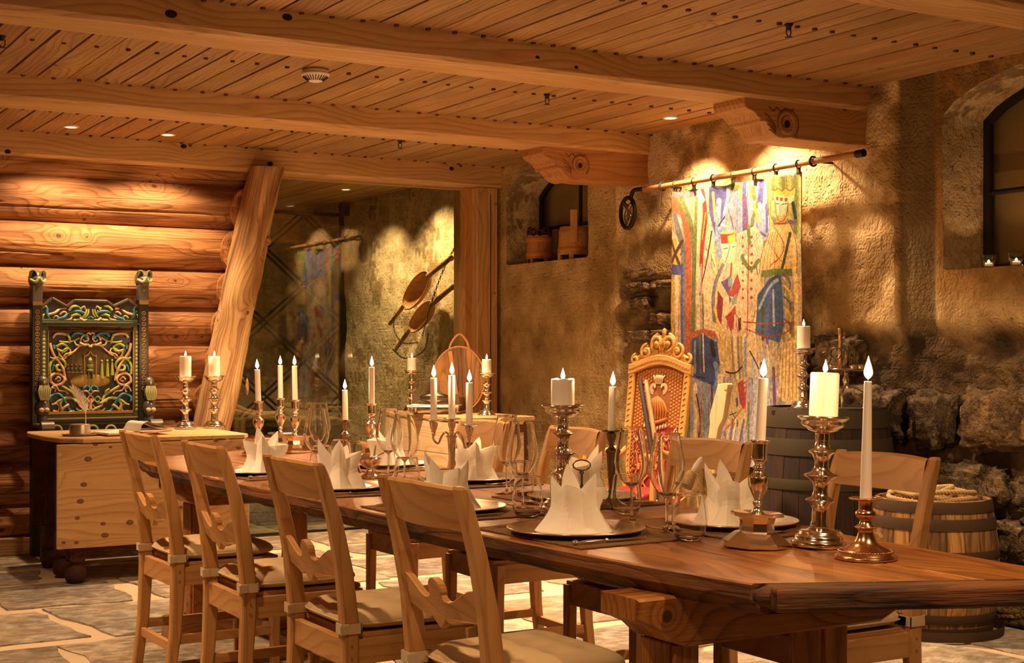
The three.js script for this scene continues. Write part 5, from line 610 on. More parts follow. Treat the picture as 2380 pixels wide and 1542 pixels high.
  poly('#e6c39c', [1812, 474], [1836, 470], [1834, 508], [1828, 520], [1816, 512]); poly('#caa56c', [1800, 470], [1812, 474], [1814, 512], [1800, 505]); line(K.bk, 3, [1813, 480], [1820, 478]); line(K.bk, 3, [1826, 478], [1833, 476]); line('#b8835c', 3, [1822, 480], [1821, 500]); poly('#c89a5e', [1812, 506], [1834, 504], [1830, 522], [1820, 526]); line(K.bk, 12, [1844, 475], [1848, 510]); poly(K.re, [1806, 524], [1832, 520], [1824, 540], [1816, 542]);
  // king robe
  poly('#d9b878', [1806, 530], [1838, 522], [1850, 560], [1846, 640], [1770, 640], [1772, 590], [1794, 545]); for (const o of [0, 8, 16, 24]) line('#8c4a2c', 2.4, [1800 - o * 0.3 + o, 545], [1784 + o, 590], [1776 + o * 1.4, 630]); line('#8c4a2c', 2.4, [1800, 550], [1812, 600], [1820, 610], [1800, 620]); line(K.dg, 10, [1838, 545], [1830, 600], [1822, 636]); poly(K.gr, [1772, 632], [1840, 628], [1840, 645], [1772, 648]); line(K.pu, 14, [1838, 518], [1846, 522]);
  // blue cloak of rider
  poly('#3f5a86', [1764, 690], [1790, 655], [1822, 642], [1826, 760], [1818, 800], [1760, 780]); line('#8fa5bc', 12, [1768, 720], [1786, 680], [1815, 655]); line(K.bl, 14, [1800, 680], [1790, 740], [1792, 800]); line('#9fb0bc', 10, [1806, 680], [1808, 760]); line(K.dg, 18, [1776, 720], [1780, 790]); line(K.bk, 3, [1764, 700], [1782, 668], [1816, 645]); for (let i = 0; i < 6; i++) line(i % 2 ? K.ye : K.pu, 6, [1826, 640 + i * 26], [1838, 655 + i * 26], [1836, 672 + i * 26]); line('#d8c07c', 14, [1846, 560], [1846, 700], [1844, 920]); for (let i = 0; i < 4; i++) line('#8c6a40', 2, [1826 + i * 6, 810], [1824 + i * 6, 930]); poly('#d8bd84', [1822, 800], [1848, 790], [1846, 935], [1812, 935]); for (let i = 0; i < 5; i++) line('#8a6838', 2, [1824 + i * 5, 800], [1818 + i * 6, 930]);
  line('#7a3a22', 3, [1794, 545], [1772, 590], [1768, 640]); line('#7a3a22', 2.4, [1838, 522], [1852, 570], [1848, 640]); line('#7a3a22', 2.4, [1806, 530], [1830, 560], [1826, 600], [1796, 626]); line('#7a3a22', 2.4, [1790, 560], [1808, 590], [1824, 612]); line('#5c4630', 3, [1800, 470], [1796, 500], [1806, 520]); line('#5c4630', 2.5, [1812, 474], [1812, 500], [1820, 522], [1832, 512], [1836, 472]);
  // second figure with patterned bodice
  poly(K.re, [1676, 548], [1716, 545], [1716, 566], [1678, 570]); poly(K.ye, [1690, 552], [1714, 548], [1714, 568], [1692, 571]); for (let i = 0; i < 5; i++) poly(K.ye, [1678 + i * 8, 548], [1682 + i * 8, 538], [1686 + i * 8, 547]);
  poly('#e9d3ac', [1676, 572], [1716, 568], [1714, 606], [1700, 616], [1682, 612]); line(K.re, 3, [1696, 575], [1690, 600], [1684, 614]); line(K.bk, 3, [1682, 582], [1690, 580]); line(K.bk, 3, [1704, 580], [1711, 579]);
  c.save(); poly('#e0cda8', [1718, 548], [1760, 530], [1778, 560], [1766, 620], [1740, 640], [1744, 720], [1726, 720], [1720, 640]); for (let i = 0; i < 9; i++) { line('#6a7a84', 1.4, [1718 + i * 7, 545], [1740 + i * 5, 600]); line('#6a7a84', 1.4, [1772 - i * 7, 545], [1730 - i * 2, 610]); } for (let i = 0; i < 8; i++) for (let j = 0; j < 2; j++) poly(K.re, [1734 + j * 18, 552 + i * 20], [1737 + j * 18, 556 + i * 20], [1734 + j * 18, 560 + i * 20], [1731 + j * 18, 556 + i * 20]); c.restore(); line(K.gr, 14, [1746, 530], [1748, 570]); line(K.gr, 16, [1732, 600], [1748, 640], [1766, 610]); line(K.re, 3.5, [1746, 565], [1745, 700], [1742, 820], [1738, 960]);
  line(K.gy, 14, [1680, 620], [1668, 650], [1660, 700], [1664, 750]); line(K.mv, 8, [1688, 620], [1680, 660]); line(K.re, 10, [1700, 618], [1698, 650]); poly(K.pu, [1676, 660], [1696, 645], [1700, 670], [1690, 690]); poly('#a8443a', [1690, 690], [1720, 640], [1730, 670], [1716, 700]); poly('#7e2f34', [1670, 680], [1680, 700], [1676, 760], [1668, 740]); poly(K.lb, [1690, 650], [1700, 645], [1702, 668], [1692, 672]); poly(K.bl, [1692, 690], [1700, 700], [1694, 712]); poly('#8c9484', [1700, 700], [1718, 686], [1716, 710], [1700, 716]); line(K.ye, 9, [1664, 720], [1676, 780], [1682, 850]);
  // horse and lower folds
  poly('#a83a34', [1684, 740], [1712, 715], [1716, 760], [1696, 775]); line('#d9c39a', 16, [1712, 740], [1706, 790], [1714, 850]); line('#c5a878', 22, [1720, 760], [1726, 840], [1740, 880]); poly(K.bk, [1720, 745], [1728, 742], [1730, 770], [1722, 772]); line(K.re, 4, [1714, 735], [1732, 752], [1724, 780], [1714, 762]); line(K.re, 4, [1735, 752], [1780, 758], [1842, 752]); line(K.re, 4, [1740, 768], [1780, 790], [1830, 780], [1840, 756]); for (let i = 0; i < 6; i++) line(['#b9a06a', '#8b7a4c', '#dcc79a', K.gy, '#a9955e', K.lb][i], 14, [1690 + i * 10, 790], [1694 + i * 9, 850], [1700 + i * 8, 880]);
  poly(K.rs, [1600, 790], [1612, 776], [1640, 768], [1664, 775], [1672, 800], [1664, 790], [1638, 782], [1616, 792]); poly('#44538a', [1612, 792], [1640, 780], [1668, 800], [1672, 850], [1660, 900], [1612, 880]); line(K.lb, 12, [1620, 800], [1618, 870]); line(K.gr, 10, [1632, 780], [1632, 870]); line(K.cr, 7, [1640, 780], [1641, 868]); line(K.bk, 16, [1658, 800], [1662, 830]); line(K.bk, 6, [1622, 880], [1642, 882]); line(K.lb, 18, [1664, 850], [1670, 880], [1660, 910]); line(K.bk, 6, [1684, 868], [1706, 876], [1730, 856]);
  line(K.gr, 16, [1600, 860], [1606, 940], [1602, 1050]); line(K.cr, 20, [1618, 900], [1622, 980], [1612, 1060]); line(K.ye, 7, [1616, 920], [1630, 970], [1618, 1010], [1632, 1040]); line(K.bk, 5, [1622, 920], [1634, 980], [1622, 1030]); line('#8fa0ac', 24, [1644, 900], [1642, 980], [1640, 1060]); line(K.pu, 8, [1656, 900], [1654, 1000]); line(K.rs, 5, [1634, 940], [1628, 1020]); line(K.cr, 22, [1672, 880], [1670, 960], [1666, 1060]); line(K.mv, 10, [1686, 900], [1680, 1000]); for (let i = 0; i < 6; i++) line(['#cdb88a', '#6d6a94', '#e0d0aa', '#8fa0ac', '#c9a47c', '#5c5a8c'][i], 12, [1690 + i * 9, 980], [1686 + i * 8, 1030], [1680 + i * 8, 1075]); poly(K.re, [1716, 895], [1732, 885], [1740, 930], [1736, 955], [1722, 940]); for (let i = 0; i < 4; i++) line(K.pu, 5, [1724, 898 + i * 12], [1738, 892 + i * 12]); line(K.rs, 7, [1682, 1000], [1712, 970], [1730, 950]); line('#a8b4be', 22, [1758, 840], [1764, 920], [1762, 1080]); line(K.pu, 16, [1776, 850], [1782, 930], [1776, 1080]); line(K.gr, 10, [1746, 940], [1748, 1070]); line(K.bk, 5, [1750, 820], [1770, 860]); line('#9fb0bc', 14, [1790, 840], [1796, 960], [1790, 1080]); line(K.pu, 12, [1806, 860], [1808, 1000], [1800, 1080]); line('#d0ba86', 16, [1830, 930], [1832, 1080]); line('#8c8a5c', 12, [1816, 930], [1818, 1080]);
  line(K.bk, 3.4, [1694, 960], [1706, 975]); line(K.bk, 3.4, [1690, 968], [1712, 962]); line(K.bk, 3, [1706, 985], [1700, 1000]); line(K.bk, 3, [1714, 978], [1720, 990], [1712, 996], [1716, 984]); poly('#5a4a86', [1708, 930], [1716, 926], [1718, 946], [1710, 950]);
  const img = c.getImageData(0, 0, cw, chh), d = img.data; for (let y = 0; y < chh; y++) for (let x = 0; x < cw; x++) { const i = (y * cw + x) * 4, k = 0.72 + 0.56 * (0.5 * NB(x / 2.1, y / 3.2) + 0.5 * NB(x / 6 + 40, y / 9)) - ((y & 3) === 0 ? 0.06 : 0); const nz = NB(x / 3 + 9, y / 3) > 0.8 ? 18 : 0; d[i] = clamp(d[i] * k + nz, 0, 255); d[i + 1] = clamp(d[i + 1] * k + nz, 0, 255); d[i + 2] = clamp(d[i + 2] * k + nz * 0.7, 0, 255); } c.putImageData(img, 0, 0);
  const tex = new THREE.CanvasTexture(cv); tex.colorSpace = THREE.SRGBColorSpace; M.weave = stdMat({ map: tex, bumpMap: linenT.clone(), bumpScale: 0.0025, roughness: 1 }); M.weave.bumpMap.repeat.set(8, 12); M.weave.bumpMap.needsUpdate = true;
  const X = 5.14, zL = atX(1565, 455, X).z, zR = atX(1859, 405, X).z, yT = 2.205, yB = 0.62, t = thing('tapestry', 'colourful woven wall hanging of crowned figures on a rod', 'tapestry', [0, 0, 0]);
  const off = (s, q) => 0.018 * Math.sin(s * 9 + q * 1.4) * (0.4 + q) + 0.012 * Math.sin(s * 23 + 1) * (1 - q * 0.5) + 0.02 * (fbm(s * 4, q * 5, 3) - 0.47); const cloth = (dx) => grid(90, 120, (s, q) => { const sag = 0.012 * Math.abs(Math.sin(s * Math.PI * 6)) * (1 - q); return [X + dx - off(s, q), lerp(yT - sag, yB, q), lerp(zL, zR, s), s, 1 - q]; });
  const back = cloth(0.006); const ix = back.index.array; for (let i = 0; i < ix.length; i += 3) { const w = ix[i + 1]; ix[i + 1] = ix[i + 2]; ix[i + 2] = w; } back.computeVertexNormals(); const front = cloth(0); mesh('cloth', front, M.weave, t); mesh('lining', back, M.linen, t);
  // rod, rings, iron scroll
  const rodT = thing('curtain_rod', 'wooden rod carrying the woven wall hanging', 'rod', [0, 0, 0]); const a = atX(1497, 452, X), b = atX(2006, 372, X); a.y = b.y = 2.245; mesh('pole', uvw(rod(a, b, 0.0165, 18), 2), M.corbel, rodT); mesh('end_cap', rod(b.clone().add(V3(0, 0, -0.045)), b.clone().add(V3(0, 0, 0.006)), 0.0195, 18), M.black, rodT);
  for (const u of [1540, 1890]) { const p = atX(u, 440, X); mesh('bracket', join(new THREE.TorusGeometry(0.024, 0.006, 8, 24).translate(X, 2.245, p.z), rod([X + 0.02, 2.245, p.z], [WALLX + 0.03, 2.245, p.z], 0.007)), M.black, rodT); }
  for (let i = 0; i < 7; i++) { const z = lerp(zL + 0.02, zR - 0.01, i / 6); mesh('ring_clip', join(new THREE.TorusGeometry(0.021, 0.0035, 8, 24).translate(X, 2.243, z), bx(X - 0.006, X + 0.006, 2.195, 2.226, z - 0.012, z + 0.012, 0.002)), M.hoop, rodT); }
  const c0 = atX(1459, 495, X), sc = thing('iron_scroll', 'wrought iron ring scroll at the end of tapestry rod', 'ironwork', [X, c0.y, c0.z]); const ov = []; for (let i = 0; i < 28; i++) { const an = i / 28 * 6.2832; ov.push([0, Math.sin(an) * 0.094, Math.cos(an) * 0.075]); } mesh('ring', tube(ov, 0.013, 80, 10, true), M.iron, sc); mesh('leaf_scroll', join(tube([[0, 0.06, -0.04], [0.0, 0.03, 0.0], [0, -0.02, -0.02], [0, -0.07, 0.0]], 0.014, 24, 8), tube([[0, 0.055, 0.04], [0, 0.02, 0.01], [0, -0.03, 0.03], [0, -0.075, 0.005]], 0.012, 24, 8), sph(0.02, 0, 0.05, -0.04, 0.6, 1, 1)), M.darkSilver, sc); mesh('neck', tube([[0, 0.085, 0.03], [0, 0.13, 0.06], [0, 2.245 - c0.y, a.z - c0.z + 0.02]], 0.013, 24, 8), M.iron, sc);
}
// ================= RED CARVED THRONE =================
{
  const t = thing('red_throne', 'gold and red carved throne with scrolled crest before tapestry', 'throne', [4.54, 0, -6.37], -1.1); const gold = woodMat(44, 0xd0a05a, 0xa5742f, { rings: 8, knots: 0, w: 256, h: 256 }), red = stdMat({ color: 0x861512, roughness: 0.55 }), brn = stdMat({ color: 0x5e3a22, roughness: 0.6 }), ivory = stdMat({ color: 0xcdb48a, roughness: 0.5 });
  t.scale.x = 0.82; const back = new THREE.Group(); back.name = 'backrest'; t.add(back); back.position.set(0, 0.46, -0.2); back.rotation.x = -0.2; const H = 0.72, W = 0.2;
  const bm = (n, g, m) => mesh(n, g, m, back);
  for (const s of [-1, 1]) { bm('stile', uvw(upright([{ p: [s * W, -0.1, 0], w: 0.045, d: 0.05 }, { p: [s * (W + 0.012), H, 0], w: 0.045, d: 0.05 }]), 1), gold); const nt = []; for (let i = 0; i < 22; i++) nt.push(at(box(0.022, 0.004, 0.004, 0), s * (W + 0.001 + i * 0.0005), 0.02 + i * 0.032, 0.024, 0, 0, 0.5)); bm('notch_carving', join(nt), brn); }
  bm('panel', bx(-W + 0.02, W - 0.02, -0.05, H + 0.02, -0.012, 0.003, 0), red); bm('upper_ground', bx(-W + 0.025, W - 0.025, 0.375, H + 0.01, 0.0, 0.0045, 0), tinted(gold, 0.5, 0.3, 0.2)); bm('lower_rail', uvw(bx(-W, W, -0.06, 0.0, -0.02, 0.026, 0.006), 0), gold);
  const arch = []; for (let i = 0; i <= 20; i++) { const x = lerp(-1, 1, i / 20); arch.push([x * (W + 0.035), H + 0.005 + 0.055 * Math.cos(x * 1.57) ** 1.4 + 0.002]); } const archB = arch.map(([x, y]) => [x, y - 0.05]).reverse(); bm('arched_rail', uvw(extrude([...arch, ...archB], 0.05, 0.004).translate(0, 0, -0.022), 0), gold); bm('rope_carving', join(arch.slice(0, -1).map(([x, y], i) => at(box(0.02, 0.012, 0.006, 0.002), (x + arch[i + 1][0]) / 2, (y + arch[i + 1][1]) / 2 - 0.025, 0.029, 0, 0, i < 10 ? 0.35 : -0.35))), tinted(gold, 0.75, 0.66, 0.55));
  // crest scrolls
  const spiral = (cx, cy, r, a0, turns, dir, rad) => { const p = []; for (let i = 0; i <= 30; i++) { const f = i / 30, a = a0 + dir * f * turns * 6.2832, q = r * (1 - 0.85 * f); p.push(V3(cx + Math.cos(a) * q, cy + Math.sin(a) * q, 0.004 + 0.012 * f)); } return new THREE.TubeGeometry(new THREE.CatmullRomCurve3(p), 50, rad, 7); }; const crest = []; for (const s of [-1, 1]) { crest.push(spiral(s * 0.042, H + 0.135, 0.05, s > 0 ? -1.9 : -1.24, 1.35, s, 0.013), spiral(s * 0.12, H + 0.085, 0.045, s > 0 ? 1.6 : 1.54, 1.3, -s, 0.012), spiral(s * 0.2, H + 0.042, 0.03, s > 0 ? 1.6 : 1.54, 1.2, -s, 0.011), tube([[s * 0.02, H + 0.06, 0], [s * 0.07, H + 0.09, 0], [s * 0.08, H + 0.16, 0], [s * 0.04, H + 0.19, 0]], 0.013, 20, 7), tube([[s * 0.07, H + 0.05, 0], [s * 0.12, H + 0.05, 0], [s * 0.17, H + 0.06, 0], [s * 0.21, H + 0.02, 0]], 0.012, 18, 7), sph(0.018, s * 0.042, H + 0.13, 0.014), sph(0.016, s * 0.12, H + 0.085, 0.012)); for (let k = 0; k < 4; k++) crest.push(tube([[s * (0.06 - k * 0.004), H + 0.14 - k * 0.012, 0.01], [s * (0.03 - k * 0.003), H + 0.155 - k * 0.012, 0.016], [s * 0.015, H + 0.13 - k * 0.012, 0.012]], 0.005, 10, 5)); } crest.push(extrude([[-0.21, H + 0.02], [-0.13, H + 0.11], [-0.07, H + 0.12], [-0.04, H + 0.18], [0.04, H + 0.18], [0.07, H + 0.12], [0.13, H + 0.11], [0.21, H + 0.02], [0.1, H + 0.05], [0, H + 0.06], [-0.1, H + 0.05]], 0.02, 0.002).translate(0, 0, -0.016), sph(0.016, 0, H + 0.2, 0, 1, 1.6, 0.8)); bm('crest', uvw(join(crest), 0), gold);
  // relief of the panel
  const dots = []; for (let j = 0; j < 16; j++) for (let i = 0; i < 17; i++) { const x = -0.165 + i * 0.0206, y = 0.38 + j * 0.0205 + (i % 2) * 0.01; if (y < H - 0.01 + 0.03 * Math.cos(x * 8) && Math.hypot(x / 0.09, (y - 0.52) / 0.14) > 1) dots.push(sph(0.0085, x, y, 0.005, 1, 1.1, 0.7, 6)); } bm('stud_field', join(dots), tinted(gold, 0.85, 0.66, 0.5)); dots.length = 0; for (let i = 0; i < 90; i++) { const x = rr(-0.16, 0.16), y = rr(0.01, 0.36); if (Math.abs(x) < 0.06 && y < 0.28) continue; const a = rr(0, 3.14); dots.push(tube([[x - Math.cos(a) * 0.014, y - Math.sin(a) * 0.014, 0.004], [x + 0.004, y + 0.004, 0.011], [x + Math.cos(a) * 0.014, y + Math.sin(a) * 0.014, 0.004]], 0.0042, 6, 5)); } bm('leaf_sprigs', join(dots), tinted(gold, 0.8, 0.6, 0.42));
  bm('crown_dome', join(Array.from({ length: 9 }, (_, i) => { const a = -1 + i * 0.25; return tube([[a * 0.07, 0.42, 0.006], [a * 0.082, 0.46, 0.02], [a * 0.055, 0.51, 0.022], [0, 0.545, 0.012]], 0.0095, 14, 6); }).concat([tube([[-0.09, 0.425, 0.008], [0, 0.4, 0.016], [0.09, 0.425, 0.008]], 0.011, 16, 7)])), tinted(gold, 0.72, 0.48, 0.34)); bm('plume_scrolls', join([-1, 1].map((s) => [0, 1, 2].map((k) => spiral(s * 0.034, 0.6, 0.038 - k * 0.009, s > 0 ? -1.5 : -1.64, 0.85, s, 0.005))).flat().concat([sph(0.03, 0, 0.655, 0.01, 1.3, 0.6, 0.5), ...[-2, -1, 0, 1, 2].map((k) => tube([[k * 0.01, 0.62, 0.008], [k * 0.016, 0.65, 0.016], [k * 0.022, 0.67, 0.012]], 0.006, 8, 5))])), ivory);
  const fr = []; for (let i = 0; i < 9; i++) { const x = -0.08 + i * 0.02; fr.push(sph(0.008, x, 0.365 + Math.abs(x) * 0.2, 0.012, 0.9, 1.6, 0.8, 7)); } for (const s of [-1, 1]) { for (let i = 0; i < 10; i++) fr.push(sph(0.0075, s * (0.06 + i * 0.011), 0.31 - Math.sin(i / 9 * 3.14) * 0.03 + i * 0.006, 0.01, 1, 1, 0.8, 7)); for (let i = 0; i < 16; i++) fr.push(sph(0.0065, s * 0.165, 0.02 + i * 0.022, 0.008, 1, 1, 0.8, 6), sph(0.005, s * 0.148, 0.03 + i * 0.022, 0.006, 1, 1, 0.8, 6)); } bm('pearl_swags', join(fr), ivory);
  bm('flower_cluster', join([[0, 0.25], [-0.03, 0.2], [0.035, 0.2], [-0.05, 0.15], [0.0, 0.17], [0.05, 0.27], [0.045, 0.13]].map(([x, y]) => Array.from({ length: 6 }, (_, k) => sph(0.009, x + Math.cos(k * 1.047) * 0.013, y + Math.sin(k * 1.047) * 0.013, 0.012, 1, 1, 0.6, 7)).concat([sph(0.006, x, y, 0.018)])).flat()), tinted(gold, 1.1, 1.05, 0.9)); bm('scroll_strapwork', join([-1, 1].map((s) => [tube([[s * 0.07, 0.0, 0.006], [s * 0.1, 0.08, 0.012], [s * 0.075, 0.16, 0.01], [s * 0.1, 0.24, 0.008]], 0.007, 20, 6), tube([[s * 0.02, 0.02, 0.006], [s * 0.05, 0.06, 0.012], [s * 0.02, 0.1, 0.01]], 0.006, 14, 6), spiral(s * 0.13, 0.06, 0.03, 1.57, 1.2, s, 0.005), tube([[s * 0.11, 0.3, 0.008], [s * 0.14, 0.27, 0.01], [s * 0.14, 0.22, 0.008]], 0.005, 10, 5)]).flat()), tinted(gold, 0.8, 0.62, 0.5));
  mesh('seat', uvw(bx(-0.25, 0.25, 0.4, 0.46, -0.22, 0.24, 0.012), 0), gold, t); mesh('seat_pad', bx(-0.22, 0.22, 0.46, 0.5, -0.18, 0.22, 0.02), red, t);
  for (const s of [-1, 1]) { mesh('arm', uvw(tube([[s * 0.24, 0.7, -0.2], [s * 0.26, 0.69, 0.0], [s * 0.27, 0.72, 0.16], [s * 0.27, 0.76, 0.24]], 0.026, 24, 10), 2), gold, t); mesh('arm_support', uvw(rod([s * 0.25, 0.45, 0.17], [s * 0.265, 0.72, 0.17], 0.022), 1), gold, t); for (const z of [-0.2, 0.2]) mesh('leg', uvw(bx(s * 0.22 - 0.028, s * 0.22 + 0.028, 0, 0.41, z - 0.028, z + 0.028, 0.006), 1), gold, t); }
}
// ================= SIDEBOARD =================
const SBY = 0.845;
{
  const t = thing('sideboard', 'pale pine sideboard beneath the hanging ladles by glass', 'sideboard', [4.48, 0, -8.33]); mesh('top', uvw(bx(-0.25, 0.25, SBY - 0.03, SBY, -0.6, 0.63, 0.006), 2), M.desk, t); for (let i = 0; i < 3; i++) mesh('front_board', uvw(bx(-0.245, -0.225, 0.2 + i * 0.203, 0.4 + i * 0.203, -0.58, 0.6, 0.003), 2), M.pale, t); for (const [y, z] of [[0.74, -0.4], [0.75, 0.45]]) mesh('knot', sph(0.014, -0.246, y, z, 0.1, 1.4, 0.8), M.wick, t);
  mesh('end_frame', uvw(join(bx(-0.22, -0.18, 0.1, SBY - 0.03, 0.58, 0.62), bx(0.2, 0.245, 0.1, SBY - 0.03, 0.58, 0.62), bx(-0.18, 0.2, SBY - 0.1, SBY - 0.03, 0.58, 0.615), bx(-0.18, 0.2, 0.42, 0.48, 0.58, 0.615)), 1), M.redWood, t); mesh('end_panel', uvw(bx(-0.18, 0.2, 0.48, SBY - 0.1, 0.585, 0.6, 0.002), 0), M.pale, t); mesh('back_board', bx(0.225, 0.245, 0.2, SBY - 0.03, -0.58, 0.6, 0.003), M.pale, t); for (const [x, z] of [[-0.2, -0.55], [0.2, -0.55], [-0.2, 0.55], [0.2, 0.55]]) mesh('leg', bx(x - 0.025, x + 0.025, 0, 0.22, z - 0.025, z + 0.025, 0.004), M.redWood, t);
  const zz = (u, z) => V3(atZ(u, 900, z).x, SBY, z);
  placeB(zz(957, -8.72), 'ringed silver candlestick on sideboard by glass, near ladle tips', 'small pillar candle on sideboard near hanging ladle tips', 0.86, 0.088, 0.031); placeB(zz(1131, -7.86), 'ringed silver candlestick on sideboard before the pine post', 'small pillar candle on sideboard before the pine post', 0.84, 0.088, 0.03);
  // bentwood box standing on edge
  const bp = zz(1058, -8.42), b = thing('bentwood_box', 'upright oval bentwood box with strap handle on sideboard', 'box', [bp.x + 0.04, SBY, bp.z], -0.62); const oval = (r0, r1, dz, th) => { const s = new THREE.Shape(); for (let i = 0; i < 44; i++) { const a = i / 44 * Math.PI * 2; i ? s.lineTo(Math.cos(a) * r0, 0.22 + Math.sin(a) * r1) : s.moveTo(r0, 0.22); } return extrude(s, th, 0.004).translate(0, 0, dz); }; mesh('body', uvw(oval(0.17, 0.215, -0.09, 0.17), 1), M.keg, b); mesh('lid', uvw(oval(0.163, 0.208, 0.08, 0.012), 1), tinted(M.keg, 0.8, 0.66, 0.52), b); const hoopO = (k, z) => { const p = []; for (let i = 0; i < 40; i++) { const a = i / 40 * 6.2832; p.push([Math.cos(a) * 0.172 * k, 0.22 + Math.sin(a) * 0.217 * k, z]); } return tube(p, 0.007, 100, 6, true); }; mesh('rim_band', join(hoopO(1, 0.085), hoopO(1, -0.07)), M.corbel, b); mesh('strap_handle', tube([[-0.07, 0.4, 0.07], [-0.05, 0.47, 0.06], [0.0, 0.52, 0.05], [0.045, 0.48, 0.05], [0.07, 0.41, 0.06]], 0.009, 30, 7), M.corbel, b); mesh('lid_bar', at(box(0.03, 0.38, 0.012, 0.004), -0.03, 0.22, 0.098, 0, 0, 0.15), M.corbel, b); b.position.y += 0.003;
  // silver serving stand with sculpted fish
  const sp = zz(985, -8.3), s = thing('serving_stand', 'silver footed tray stand topped with fish dish on sideboard', 'serving stand', [sp.x + 0.08, SBY + 0.0006, -8.3], -0.62); mesh('tray', join(bx(-0.17, 0.17, 0.045, 0.053, -0.1, 0.1, 0.003), bx(-0.17, 0.17, 0.053, 0.062, 0.09, 0.1, 0.003), bx(-0.17, 0.17, 0.053, 0.062, -0.1, -0.09, 0.003)), M.silver, s); for (const [x, z] of [[-0.14, 0.08], [0.14, 0.08], [-0.14, -0.08], [0.14, -0.08]]) mesh('foot', lathe([[0, 0], [0.014, 0], [0.017, 0.01], [0.01, 0.02], [0.015, 0.032], [0.008, 0.045]], 16).translate(x, 0, z), M.silver, s); mesh('glass_panel', at(box(0.3, 0.16, 0.004, 0.001), 0.02, 0.14, -0.05, -0.5, 0, 0), M.glass, s); const fish = mesh('fish', join(sph(1, 0, 0.105, 0, 0.1, 0.035, 0.03, 20), extrude([[-0.09, 0.1], [-0.15, 0.15], [-0.14, 0.105], [-0.15, 0.07]], 0.008, 0.002), extrude([[-0.03, 0.13], [0.02, 0.165], [0.06, 0.13]], 0.006, 0.001)), M.darkSilver, s); mesh('scale_ridges', join(Array.from({ length: 9 }, (_, i) => new THREE.TorusGeometry(0.03 * Math.sin(0.5 + i * 0.26), 0.002, 5, 18).rotateY(1.5708).translate(-0.06 + i * 0.015, 0.105, 0))), M.silver, fish); mesh('stand', rod([0, 0.05, 0], [0, 0.09, 0], 0.008), M.silver, s);
}
// ================= BARRELS =================
function barrel(name, label, x, z, h, rEnd, rMid, n, mat, hoops, hoopMat, inset, turn) {
  const t = thing(name, label, 'barrel', [x, 0, z], turn); const R = (y) => rEnd + (rMid - rEnd) * Math.sin(clamp(y / h) * Math.PI); const dphi = 6.2832 / n, pr = []; for (let i = 0; i <= 14; i++) pr.push(V2(R(h * i / 14), 0.001 + (h - 0.002) * i / 14)); for (let i = 14; i >= 0; i--) pr.push(V2(R(h * i / 14) - 0.022, 0.001 + (h - 0.002) * i / 14)); pr.push(pr[0].clone());
  const variants = [0, 1, 2].map(() => { const g = new THREE.LatheGeometry(pr, 3, -dphi * 0.488, dphi * 0.976); return uvw(g, 1); }); for (let k = 0; k < n; k++) { const m = mesh('stave', variants[k % 3], mat[k * 7 % mat.length], t); m.rotation.y = k * dphi; m.scale.setScalar(1 + (k * 37 % 7 - 3) * 0.0006); m.scale.y = 1; }
  for (const [y0, y1] of hoops) mesh('hoop', lathe([[R(y0), y0], [R(y0) + 0.004, y0], [R((y0 + y1) / 2) + 0.0045, (y0 + y1) / 2], [R(y1) + 0.004, y1], [R(y1), y1]], 48), hoopMat, t);
  for (let i = 0; i < 6; i++) { const w = 2 * (rEnd - 0.018) / 6, xa = -(rEnd - 0.018) + i * w, half = Math.sqrt(Math.max(0.0001, (rEnd - 0.02) ** 2 - (Math.abs(xa + w / 2)) ** 2)); mesh('head_board', uvw(bx(xa + 0.0008, xa + w - 0.0008, h - inset - 0.02, h - inset, -half, half, 0.002), 2), mat[i % mat.length], t); } return t;
}
barrel('wine_barrel', 'large dark oak barrel beside the tapestry', 4.87, -5.215, 0.985, 0.285, 0.335, 24, [M.barrel, tinted(M.barrel, 0.8, 0.75, 0.72), tinted(M.barrel, 1.2, 1.1, 1.0)], [[0.89, 0.975], [0.76, 0.84], [0.6, 0.65], [0.34, 0.39], [0.15, 0.22], [0.01, 0.09]], M.hoop, 0.012, 0.3);
barrel('keg', 'weathered small keg topped with a rope coil', 4.9, -4.56, 0.6, 0.25, 0.285, 22, [M.keg, tinted(M.keg, 0.75, 0.7, 0.66), tinted(M.keg, 1.2, 1.15, 1.0)], [[0.55, 0.598], [0.475, 0.525], [0.35, 0.385], [0.18, 0.215], [0.07, 0.11], [0.002, 0.05]], M.rust, 0.035, 0.1);
single('barrel_hoop', 'loose rusty iron hoop lying on slabs around keg foot', 'hoop', lathe([[0.292, 0.002], [0.296, 0.002], [0.3, 0.045], [0.296, 0.045], [0.292, 0.002]], 64), M.rust, [4.9, 0, -4.55]);
{ const pts = []; for (let i = 0; i < 150; i++) { const f = i / 149, a = f * 6.2832 * 4.6, r = 0.12 + 0.045 * Math.sin(a * 0.37 + 1) + 0.02 * Math.sin(a * 2.3); pts.push(V3(Math.cos(a) * r * 1.15 - 0.02, 0.012 + f * 0.05 + 0.02 * Math.abs(Math.sin(a * 1.3)), Math.sin(a) * r)); } const rp = new THREE.CatmullRomCurve3(pts), N = 900, strands = [0, 1, 2].map((k) => { const q = []; for (let i = 0; i <= N; i++) { const p = rp.getPoint(i / N), tg = rp.getTangent(i / N), n1 = V3(0, 1, 0).cross(tg).normalize(), n2 = tg.clone().cross(n1), a = i * 0.75 + k * 2.094; q.push(p.addScaledVector(n1, Math.cos(a) * 0.0055).addScaledVector(n2, Math.sin(a) * 0.0055)); } return new THREE.TubeGeometry(new THREE.CatmullRomCurve3(q), 1800, 0.0062, 5); }); single('rope_coil', 'coil of pale twisted rope resting on small keg', 'rope', join(strands), stdMat({ color: 0xb59a6e, roughness: 0.95 }), [4.9, 0.567, -4.56]); }
